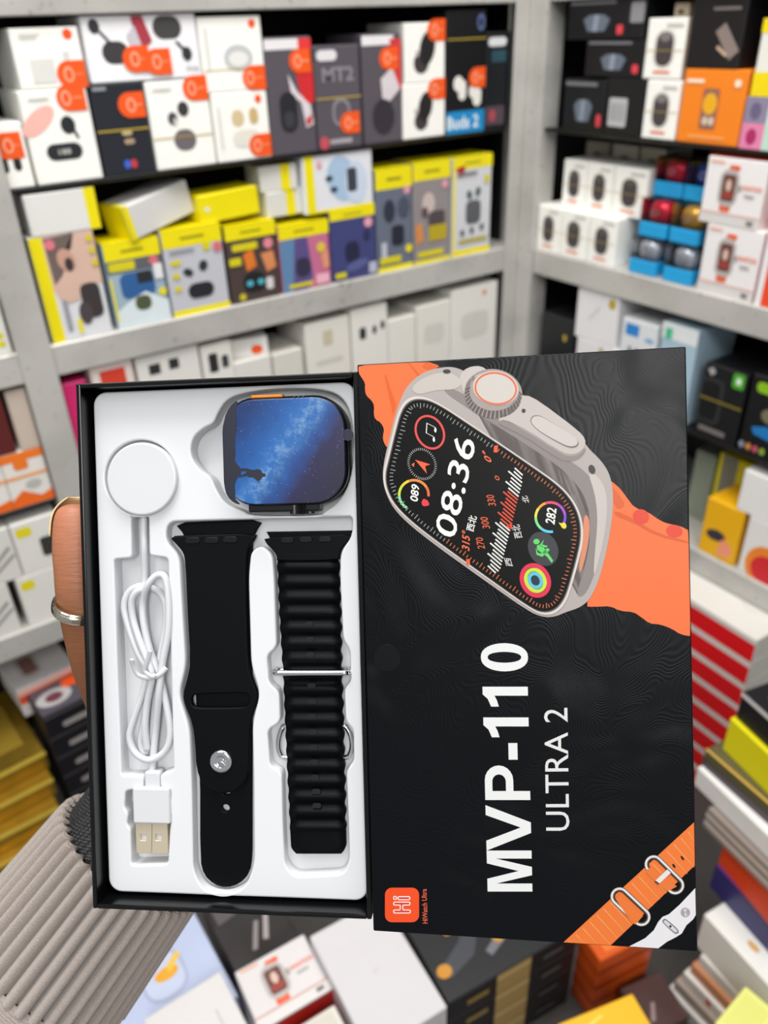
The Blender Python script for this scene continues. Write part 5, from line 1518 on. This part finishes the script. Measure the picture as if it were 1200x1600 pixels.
for k in range(44):
    if 1:
        an = math.radians(k * 360 / 44)
        e0 = ellipse(245, 300, 92, 78, ROT, 1, math.degrees(an), math.degrees(an) + .01)[0]
        e1 = ellipse(245, 300, 78, 66, ROT, 1, math.degrees(an), math.degrees(an) + .01)[0]
        tn = Vector((-(e1 - e0).y, (e1 - e0).x)).normalized() * 1.6
        cp.append([e0 - tn, e0 + tn, e1 + tn, e1 - tn])
lay('compass_ticks', cp, '#b8bab6', 12, 0, c11, parent=sw)
lay('compass_arrow', [[(206, 276), (291, 302), (262, 312), (272, 354)], [(186, 302), (204, 292), (200, 318)]], '#ee6238', 13, 0, c11, parent=sw)
for name, C_, segs in (('heart_arc', (200, 470), ((118, 175, '#8fe0a0'), (175, 215, '#c6e03c'), (215, 250, '#f0d03a'), (250, 330, '#ec8a3e'), (330, 365, '#e8693c'))),
                       ('burn_arc', (953, 593), ((80, 130, '#58c8e8'), (130, 178, '#7ce08a'), (178, 215, '#e8e048'), (215, 250, '#f0a038'), (250, 300, '#e8456a'), (300, 350, '#b04ad0'), (350, 388, '#7a4ae0')))):
    for (a0, a1, col) in segs:
        lay(name, ring(C_[0], C_[1], 88, 88, 14, 0, a0, a1 + 1, 10), col, 12, 0, c11, parent=sw)
letter('printed_number', '089', (222, 512), (232, 420), (178, 498), '#f0f0ee', 13, c11, .02, parent=sw)
letter('printed_number', '282', (976, 636), (988, 548), (924, 622), '#f0f0ee', 13, c11, .02, parent=sw)
lay('printed_heart', [[(246, 500), (256, 490), (264, 496), (276, 500), (286, 522), (280, 530), (250, 534), (242, 516)]], '#e8384a', 13, 1, c11, parent=sw)
lay('printed_flame', [[(996, 620), (1012, 628), (1030, 620), (1044, 640), (1036, 658), (1018, 654), (1010, 640)]], '#ecd83a', 13, 1, c11, parent=sw)
lay('runner_disc', [ellipse(913, 768, 98, 80, ROT, 36)], '#34363e', 12, 0, c11, parent=sw)
lay('printed_runner', [ellipse(876, 728, 17, 15), [(878, 750), (900, 742), (930, 778), (968, 832), (960, 846), (935, 812), (905, 790), (880, 772)], [(890, 752), (918, 716), (908, 744), (938, 752), (930, 760), (902, 758)], [(872, 760), (884, 790), (902, 794), (936, 762), (950, 774), (908, 812), (876, 800)]], '#5fd468', 13, 0, c11, parent=sw)
for (r_, w_, col, ly) in ((99, 24, '#e0254e', 12), (72, 20, '#c3e03a', 12), (49, 20, '#5fc0dc', 12)):
    lay('activity_ring', ring(870, 942, r_, r_ * .84, w_, ROT), col, ly, 0, c11, parent=sw)
lay('activity_disc', [ellipse(870, 942, 30, 24, ROT)], '#123040', 12, 0, c11, parent=sw)

# title lettering, drawn from strokes (s along the line, v from base to cap)
def title(s, v):
    y_ = 1397 - s
    xb = 832 + (823 - 832) * s / 397.0
    xt = 762 + (752 - 762) * s / 397.0
    return (xb + (xt - xb) * v, y_)


bowl = []
for k in range(10):
    a0, a1 = math.radians(90 - 18 * k), math.radians(90 - 18 * (k + 1))
    bowl.append([(178 + 23 * math.cos(a0), .685 + .315 * math.sin(a0)), (178 + 23 * math.cos(a1), .685 + .315 * math.sin(a1)), (176 + 11 * math.cos(a1), .685 + .15 * math.sin(a1)), (176 + 11 * math.cos(a0), .685 + .15 * math.sin(a0))])
zero = []
for k in range(32):
    a0, a1 = 2 * math.pi * k / 32, 2 * math.pi * (k + 1) / 32
    f = lambda a, rx, ry: (370 + rx * abs(math.cos(a)) ** .85 * (1 if math.cos(a) >= 0 else -1), .5 + ry * math.sin(a))
    zero.append([f(a0, 22, .52), f(a1, 22, .52), f(a1, 8.5, .37), f(a0, 8.5, .37)])
glyphs = [('M', [[(4, 0), (4, 1), (24, 1), (36, .3), (48, 1), (68, 1), (68, 0), (55.5, 0), (55.5, .8), (42.5, 0), (29.5, 0), (16.5, .8), (16.5, 0)]]),
          ('V', [[(68, 1), (83.5, 1), (104, .23), (123.5, 1), (139, 1), (112, 0), (95.5, 0)]]),
          ('P', [[(147, 0), (147, 1), (161, 1), (161, 0)], [(161, 1), (178, 1), (176, .835), (161, .835)], [(161, .37), (178, .37), (176, .535), (161, .535)]] + bowl),
          ('hyphen', [[(210, .26), (236, .26), (236, .46), (210, .46)]]),
          ('1', [[(262, 0), (262, .74), (255, .69), (245, .65), (245, .82), (257, .89), (264, 1), (276, 1), (276, 0)]]),
          ('1', [[(310, 0), (310, .74), (303, .69), (293, .65), (293, .82), (305, .89), (312, 1), (324, 1), (324, 0)]]),
          ('0', zero)]
for nm, loops in glyphs:
    lay('title_letter', loops, '#eceded', 1, 0, title)
letter('subtitle_lettering', 'ULTRA 2', (890, 1298), (887, 1106), (853, 1298), '#e2e3e4', 1, None, 0.0)
# logo
lg = LID.p
lay('logo_tile', [round_rect(601.5, 1387, 654.8, 1441, 11)], '#f4501e', 1, 0)


def hi(x, y): return (580 + .1 * x, 1360 + .1 * y)


def grow_rect(r, k): return round_rect(r[0] - k, r[1] - k, r[2] + k, r[3] + k, 16 + k, 3)


bars = [(352, 620, 610, 664), (352, 496, 604, 540), (455, 520, 492, 640), (420, 412, 602, 456), (352, 408, 394, 452)]
lay('logo_outline', [grow_rect(b_, 10) for b_ in bars], '#ffe6dc', 2, 0, hi)
lay('logo_letters', [grow_rect(b_, -8) for b_ in bars], '#e2342a', 3, 0, hi)
letter('logo_lettering', 'HiWatch Ultra', (668.5, 1443), (666.5, 1389), (660.5, 1443), '#f0654a', 1, None, .01)
# clear round seal
q = LID.p(605, 1028, 0)
link('round_seal', plate_mesh(ellipse(q.x, q.y, .0052, n=40), [], 0, .00012, .00005, 1), mat('#05080c', .3, spec=.22), lid)
# straps printed across the corner
st = lay('printed_strap', [[(55, 1078), (1138, 78), (1158, 430), (440, 1098)]], '#ee7a34', 1, 0, c12)
ribs = []
for k in range(19):
    a_ = Vector((55, 1078)).lerp(Vector((1138, 78)), (k + .6) / 19.0)
    dv = Vector((.68, .73))
    # reach the strap's other edge or the lid's rim
    e0, e1 = Vector((440, 1098)), Vector((1158, 430))
    den = dv.x * (e1 - e0).y - dv.y * (e1 - e0).x
    kk = ((e0 - a_).x * (e1 - e0).y - (e0 - a_).y * (e1 - e0).x) / den
    kk = min(kk, (1092 - a_.y) / dv.y, (1146 - a_.x) / dv.x)
    if kk < 40:
        continue
    a_ = a_ + dv * 6
    b_ = a_ + dv * (kk - 22)
    d_ = Vector((9, -8.4))
    ribs.append([a_, a_ + d_, b_ + d_ * .4, b_])
lay('strap_ribs', ribs, '#f09a58', 2, 0, c12, parent=st)
lay('strap_holes', [chaikin([Vector(q_) for q_ in ((1004, 352), (1022, 352), (1042, 382), (1026, 390))], 1), chaikin([Vector(q_) for q_ in ((936, 418), (954, 416), (972, 444), (956, 452))], 1)], '#140c08', 3, 0, c12, parent=st)


def pill_ring(A, B, r0, r1, n=10):
    A, B = Vector(A), Vector(B)
    t_ = (B - A).normalized()
    a0 = math.atan2(t_.y, t_.x)
    po, pi_ = [], []
    for k in range(n + 1):
        an = a0 - math.pi / 2 + math.pi * k / n
        v_ = Vector((math.cos(an), math.sin(an)))
        po.append(B + v_ * r0); pi_.append(B + v_ * r1)
    for k in range(n + 1):
        an = a0 + math.pi / 2 + math.pi * k / n
        v_ = Vector((math.cos(an), math.sin(an)))
        po.append(A + v_ * r0); pi_.append(A + v_ * r1)
    po.append(po[0]); pi_.append(pi_[0])
    return [[po[k], po[k + 1], pi_[k + 1], pi_[k]] for k in range(len(po) - 1)]


for (A, B, patch) in (((512, 682), (690, 850), [(440, 690), (525, 612), (560, 640), (480, 690), (700, 888), (640, 915)]), ((790, 420), (965, 592), None)):
    lay('printed_loop_shade', pill_ring(A, B, 78, 38), '#2a1c16', 4, 0, c12, parent=st)
    lay('printed_loop', pill_ring(A, B, 76, 50), '#8d8a8a', 5, 0, c12, parent=st)
    lay('printed_loop_light', pill_ring(A, B, 70, 58), '#f2f0ee', 6, 0, c12, parent=st)
lay('strap_over_loop', [[(478, 700), (520, 660), (705, 838), (640, 912), (600, 880)], [(722, 478), (765, 440), (800, 470), (980, 600), (905, 640), (860, 610)]], '#ea7834', 7, 0, c12, parent=st)
lay('printed_prong', [[(900, 462), (930, 490), (838, 575), (805, 552)]], '#e6e2e2', 8, 0, c12, parent=st)
lay('printed_prong_tip', [[(805, 552), (838, 575), (826, 586), (796, 564)]], '#6b2a1c', 8, 0, c12, parent=st)
ws = lay('printed_white_strap', [[(590, 1112), (720, 1022), (790, 958), (826, 890), (862, 848), (915, 826), (1000, 750), (1158, 615), (1159, 835), (1110, 870), (1058, 915), (1018, 985), (960, 1020), (900, 1050), (828, 1126), (700, 1120)]], '#e6e5e8', 1, 0, c12)
lay('printed_slot', [chaikin([Vector(q_) for q_ in ((858, 878), (878, 862), (900, 872), (990, 950), (996, 978), (972, 990), (950, 978), (866, 900))], 1)], '#77747c', 2, 0, c12, parent=ws)
lay('printed_slot_inside', [chaikin([Vector(q_) for q_ in ((870, 882), (884, 874), (900, 884), (980, 954), (984, 970), (970, 978), (952, 968), (876, 900))], 1)], '#d3d2d8', 3, 0, c12, parent=ws)
lay('printed_hole', [ellipse(926, 926, 9, 10)], '#15151a', 4, 0, c12, parent=ws)
lay('printed_stud', [ellipse(1048, 812, 38, 38)], '#a8a0aa', 3, 0, c12, parent=ws)
lay('printed_stud_light', [[(1030, 790), (1060, 780), (1050, 812), (1066, 840), (1040, 842), (1046, 812)]], '#d9d4da', 4, 0, c12, parent=ws)

# ------------------------------------------------------------------ the hand holding the tray from behind
def skin_material():
    mt = bpy.data.materials.new('brown_skin')
    mt.use_nodes = True
    nt = mt.node_tree
    N = nt.nodes.new
    b = nt.nodes['Principled BSDF']
    tc = N('ShaderNodeTexCoord')
    ns = N('ShaderNodeTexNoise'); ns.inputs['Scale'].default_value = 70; ns.inputs['Detail'].default_value = 4
    nt.links.new(tc.outputs['Object'], ns.inputs['Vector'])
    # palm-side tip is pinker than the root of the thumb
    sx = N('ShaderNodeSeparateXYZ'); nt.links.new(tc.outputs['Object'], sx.inputs[0])
    mr = N('ShaderNodeMapRange'); mr.inputs[1].default_value = .012; mr.inputs[2].default_value = .05
    nt.links.new(sx.outputs[1], mr.inputs[0])
    mx = N('ShaderNodeMix'); mx.data_type = 'RGBA'; mx.inputs[6].default_value = lin('#8a5736'); mx.inputs[7].default_value = lin('#b9785a')
    nt.links.new(mr.outputs[0], mx.inputs[0])
    m2 = N('ShaderNodeMix'); m2.data_type = 'RGBA'; m2.blend_type = 'MULTIPLY'; m2.inputs[0].default_value = .35
    r = N('ShaderNodeValToRGB'); r.color_ramp.elements[0].position = .3; r.color_ramp.elements[0].color = (.6, .5, .45, 1); r.color_ramp.elements[1].position = .65
    nt.links.new(ns.outputs['Fac'], r.inputs[0]); nt.links.new(mx.outputs[2], m2.inputs[6]); nt.links.new(r.outputs[0], m2.inputs[7])
    nt.links.new(m2.outputs[2], b.inputs['Base Color'])
    b.inputs['Roughness'].default_value = .45
    b.inputs['Subsurface Weight'].default_value = .12
    b.inputs['Subsurface Radius'].default_value = (.004, .0015, .001)
    mp = N('ShaderNodeMapping'); mp.inputs['Scale'].default_value = (60, 420, 60)
    nt.links.new(tc.outputs['Object'], mp.inputs['Vector'])
    n2 = N('ShaderNodeTexNoise'); n2.inputs['Scale'].default_value = 1.6; n2.inputs['Detail'].default_value = 5
    nt.links.new(mp.outputs[0], n2.inputs['Vector'])
    wv = N('ShaderNodeTexWave'); wv.bands_direction = 'Y'; wv.inputs['Scale'].default_value = 560; wv.inputs['Distortion'].default_value = 5.0
    nt.links.new(tc.outputs['Object'], wv.inputs['Vector'])
    ad = N('ShaderNodeMath'); ad.operation = 'MULTIPLY_ADD'; ad.inputs[1].default_value = .12
    nt.links.new(wv.outputs['Fac'], ad.inputs[0]); nt.links.new(n2.outputs['Fac'], ad.inputs[2])
    bp = N('ShaderNodeBump'); bp.inputs['Strength'].default_value = .5; bp.inputs['Distance'].default_value = .0005
    nt.links.new(ad.outputs[0], bp.inputs['Height']); nt.links.new(bp.outputs['Normal'], b.inputs['Normal'])
    return mt


person = tag(empty('person', TRAY.M), 'person in a ribbed taupe knit sleeve holding up the watch box tray', 'person')
H = lambda u, v, z: TRAY.p(u, v, z)
nodes = {
    'wrist': (H(202, 1340, -.076), .026, .019), 'heel': (H(236, 1268, -.066), .031, .018), 'palm': (H(285, 1190, -.058), .034, .015),
    'cmc': (H(212, 1175, -.060), .018, .016), 'mcp': (H(178, 1092, -.0455), .0135, .0125), 'mid': (H(148, 1040, -.0275), .0105, .0105), 'rootthumb': (H(131, 985, -.0195), .0092, .0092),
    'crease': (H(119.5, 893, -.0155), .0096, .0090), 'ip': (H(121, 918, -.0162), .0101, .0094), 'pad': (H(118, 866, -.0150), .0104, .0092), 'pad2': (H(117, 816, -.0145), .0098, .0086), 'tip': (H(118, 785, -.0150), .0076, .0066),
}
chain = [('wrist', 'heel'), ('heel', 'palm'), ('heel', 'cmc'), ('cmc', 'mcp'), ('mcp', 'mid'), ('mid', 'rootthumb'), ('rootthumb', 'ip'), ('ip', 'crease'), ('crease', 'pad'), ('pad', 'pad2'), ('pad2', 'tip')]
fing = {'index': [(300, 1085), (312, 1000), (322, 930), (330, 880)], 'middle': [(345, 1095), (378, 1000), (402, 925), (418, 870)], 'ringf': [(385, 1120), (440, 1040), (480, 980), (508, 935)], 'little': [(410, 1165), (470, 1110), (510, 1072), (540, 1045)]}
for f_, pts in fing.items():
    prev = 'palm'
    for i, (u, v) in enumerate(pts):
        k_ = f_ + str(i)
        r_ = (.0105, .0088, .0080, .0064)[i] * (.86 if f_ == 'little' else 1)
        nodes[k_] = (H(u, v, (-.0480, -.0391, -.0372, -.0357)[i]), r_, r_)
        chain.append((prev, k_)); prev = k_
keys = list(nodes)
me = bpy.data.meshes.new('hand_cage')
me.from_pydata([tuple(nodes[k_][0]) for k_ in keys], [(keys.index(a), keys.index(b)) for a, b in chain], [])
ob = bpy.data.objects.new('hand_cage', me)
COL.objects.link(ob)
sk = ob.modifiers.new('skin', 'SKIN')
sk.use_smooth_shade = True
for i, k_ in enumerate(keys):
    sv = me.skin_vertices[0].data[i]
    sv.radius = (nodes[k_][1], nodes[k_][2])
    sv.use_root = (k_ == 'wrist')
sb = ob.modifiers.new('sub', 'SUBSURF'); sb.levels = 3; sb.render_levels = 3
bpy.context.view_layer.update()
dg = bpy.context.evaluated_depsgraph_get()
hm = bpy.data.meshes.new_from_object(ob.evaluated_get(dg))
bpy.data.objects.remove(ob, do_unlink=True)
hand = link('hand', hm, skin_material(), person, smooth=True)
# thumbnail on the far side of the tip
tipc = nodes['tip'][0]; padc = nodes['pad'][0]
ax = (tipc - padc).normalized()
vs, fs = [], []
NU, NVv = 21, 15
outv = Vector((-.62, 0, -.78)); outv = (outv - ax * outv.dot(ax)).normalized(); sidev = ax.cross(outv)
for i in range(NVv):
    t_ = i / (NVv - 1)
    cpt = padc.lerp(tipc, .35 + .70 * t_) + ax * (.0012 * t_)
    rr = .0094 - .0008 * t_ - .0056 * t_ ** 4
    for k in range(NU):
        an = math.radians(-80 + 160 * k / (NU - 1)) * (1 - .2 * t_ ** 4)
        vs.append(tuple(cpt + outv * rr * math.cos(an) + sidev * rr * 1.12 * math.sin(an)))
for i in range(NVv - 1):
    for k in range(NU - 1):
        fs.append((i * NU + k, i * NU + k + 1, (i + 1) * NU + k + 1, (i + 1) * NU + k))
nm = bpy.data.meshes.new('thumbnail'); nm.from_pydata(vs, [], fs); nm.update()
nail = link('thumbnail', nm, mat('#d9bf8e', .25, coat=.3), hand, smooth=True)
so = nail.modifiers.new('thick', 'SOLIDIFY'); so.thickness = .0006

# ------------------------------------------------------------------ sleeve
def knit(h, ribs):
    mt = bpy.data.materials.new('taupe_knit')
    mt.use_nodes = True
    nt = mt.node_tree
    N = nt.nodes.new
    b = nt.nodes['Principled BSDF']
    b.inputs['Roughness'].default_value = .85
    b.inputs['Sheen Weight'].default_value = .3
    tc = N('ShaderNodeTexCoord')
    ns = N('ShaderNodeTexNoise'); ns.inputs['Scale'].default_value = 1300; ns.inputs['Detail'].default_value = 3
    nt.links.new(tc.outputs['Object'], ns.inputs['Vector'])
    wv = N('ShaderNodeTexWave'); wv.inputs['Scale'].default_value = 520 if ribs else 420; wv.inputs['Distortion'].default_value = 2.5; wv.bands_direction = 'DIAGONAL'
    nt.links.new(tc.outputs['Object'], wv.inputs['Vector'])
    ad = N('ShaderNodeMath'); nt.links.new(ns.outputs['Fac'], ad.inputs[0]); nt.links.new(wv.outputs['Fac'], ad.inputs[1])
    bp = N('ShaderNodeBump'); bp.inputs['Strength'].default_value = .8; bp.inputs['Distance'].default_value = .0004
    nt.links.new(ad.outputs[0], bp.inputs['Height']); nt.links.new(bp.outputs['Normal'], b.inputs['Normal'])
    mx = N('ShaderNodeMix'); mx.data_type = 'RGBA'
    c = lin(h)
    mx.inputs[6].default_value = [x * .82 for x in c[:3]] + [1]; mx.inputs[7].default_value = [min(1, x * 1.12) for x in c[:3]] + [1]
    nt.links.new(ns.outputs['Fac'], mx.inputs[0]); nt.links.new(mx.outputs[2], b.inputs['Base Color'])
    return mt


A0 = H(200, 1340, -.0785)
A1 = H(44, 1545, -.072)
A2 = H(-110, 1748, -.060)
A3 = A2 + (A2 - A1).normalized() * .10
axd = (A1 - A0).normalized()


def sleeve_mesh(path, radii, nribs, depth, seg, name, squash=.92, close=True, sharp=True):
    vs, fs = [], []
    t0 = axd
    u_ = Vector((0, 0, 1)); u_ = (u_ - t0 * u_.dot(t0)).normalized(); w_ = t0.cross(u_)
    for c_, r_ in zip(path, radii):
        for k in range(seg):
            an = 2 * math.pi * k / seg
            mod = (abs(math.cos(an * nribs / 2)) ** .55 - .75) * depth if nribs else 0
            rr = r_ * (1 + mod)
            vs.append(tuple(c_ + u_ * rr * squash * math.cos(an) + w_ * rr * math.sin(an)))
    for i in range(len(path) - 1):
        for k in range(seg):
            fs.append((i * seg + k, i * seg + (k + 1) % seg, (i + 1) * seg + (k + 1) % seg, (i + 1) * seg + k))
    if close:
        fs.append(tuple((len(path) - 1) * seg + k for k in range(seg)))
    m_ = bpy.data.meshes.new(name)
    m_.from_pydata(vs, [], fs)
    m_.update()
    bmx = bmesh.new(); bmx.from_mesh(m_); bmesh.ops.recalc_face_normals(bmx, faces=bmx.faces[:]); bmx.to_mesh(m_); bmx.free()
    return m_


Lc = (A1 - A0).length
cuff_path = [A0 + axd * (-.004), A0 + axd * (-.0055), A0 + axd * (-.003)] + [A0 + axd * (Lc * .76 * k / 10) for k in range(11)]
cuff_r = [.0385, .0405, .0418] + [.0422 + .0045 * k / 10 for k in range(11)]
link('cuff', sleeve_mesh(cuff_path, cuff_r, 40, .13, 480, 'cuff', close=False), knit('#a2968e', True), person, 'ribbed taupe knit cuff', smooth=True)
body_path = [A0 + axd * (Lc * .735), A0 + axd * (Lc * .76 + .003), A0 + axd * (Lc * .76 + .015), A2, A3]
link('sleeve', sleeve_mesh(body_path, [.0455, .0476, .050, .056, .060], 0, 0, 96, 'sleeve'), knit('#9c918b', False), person, 'plain taupe knit sleeve', smooth=True)


def mesh_cloth():
    mt = mat('#151516', .6)
    mt = mt.copy()
    nt = mt.node_tree
    N = nt.nodes.new
    tc = N('ShaderNodeTexCoord')
    vo = N('ShaderNodeTexVoronoi'); vo.inputs['Scale'].default_value = 750; vo.inputs['Randomness'].default_value = .15
    nt.links.new(tc.outputs['Object'], vo.inputs['Vector'])
    bp = N('ShaderNodeBump'); bp.inputs['Strength'].default_value = 1.0; bp.inputs['Distance'].default_value = .0008
    nt.links.new(vo.outputs['Distance'], bp.inputs['Height']); nt.links.new(bp.outputs['Normal'], nt.nodes['Principled BSDF'].inputs['Normal'])
    r = N('ShaderNodeValToRGB'); r.color_ramp.elements[0].color = lin('#5a5a5c'); r.color_ramp.elements[1].color = lin('#0c0c0d'); r.color_ramp.elements[0].position = .15; r.color_ramp.elements[1].position = .5
    nt.links.new(vo.outputs['Distance'], r.inputs[0]); nt.links.new(r.outputs[0], nt.nodes['Principled BSDF'].inputs['Base Color'])
    return mt


ip = [A0 + axd * s_ for s_ in (-.040, -.039, -.03, -.005, .02, .06)]
link('inner_cuff', sleeve_mesh(ip, [.0345, .0362, .0372, .0376, .0376, .037], 0, 0, 96, 'inner_cuff', close=False), mesh_cloth(), person, 'black textured inner cuff', smooth=True)

# ------------------------------------------------------------------ thumb ring
cen = H(127, 948, -.0175) + Vector((-.0011, 0, 0))
axr = Vector((.34, .90, .36)).normalized()
ux = Vector((1, 0, 0)); ux = (ux - axr * ux.dot(axr)).normalized(); uy = axr.cross(ux)
prof = [(.0094, -.0024), (.0104, -.0025), (.0108, -.0021), (.0106, -.0016), (.0110, -.0010), (.0110, .0008), (.0106, .0014), (.0108, .0020), (.0104, .0025), (.0094, .0024)]
vs, fs = [], []
SG = 64
for k in range(SG):
    an = 2 * math.pi * k / SG
    for r_, h_ in prof:
        vs.append(tuple(ux * r_ * math.cos(an) + uy * r_ * math.sin(an) + axr * h_))
np_ = len(prof)
for k in range(SG):
    for j in range(np_):
        fs.append((k * np_ + j, ((k + 1) % SG) * np_ + j, ((k + 1) % SG) * np_ + (j + 1) % np_, k * np_ + (j + 1) % np_))
rm = bpy.data.meshes.new('ring'); rm.from_pydata(vs, [], fs); rm.update()
ringo = link('ring', rm, mat('#c9c2b4', .2, 1.0), None)
ringo.matrix_world = TRAY.M @ Matrix.Translation(cen)
tag(ringo, 'plain silver band ring worn on the thumb', 'ring')
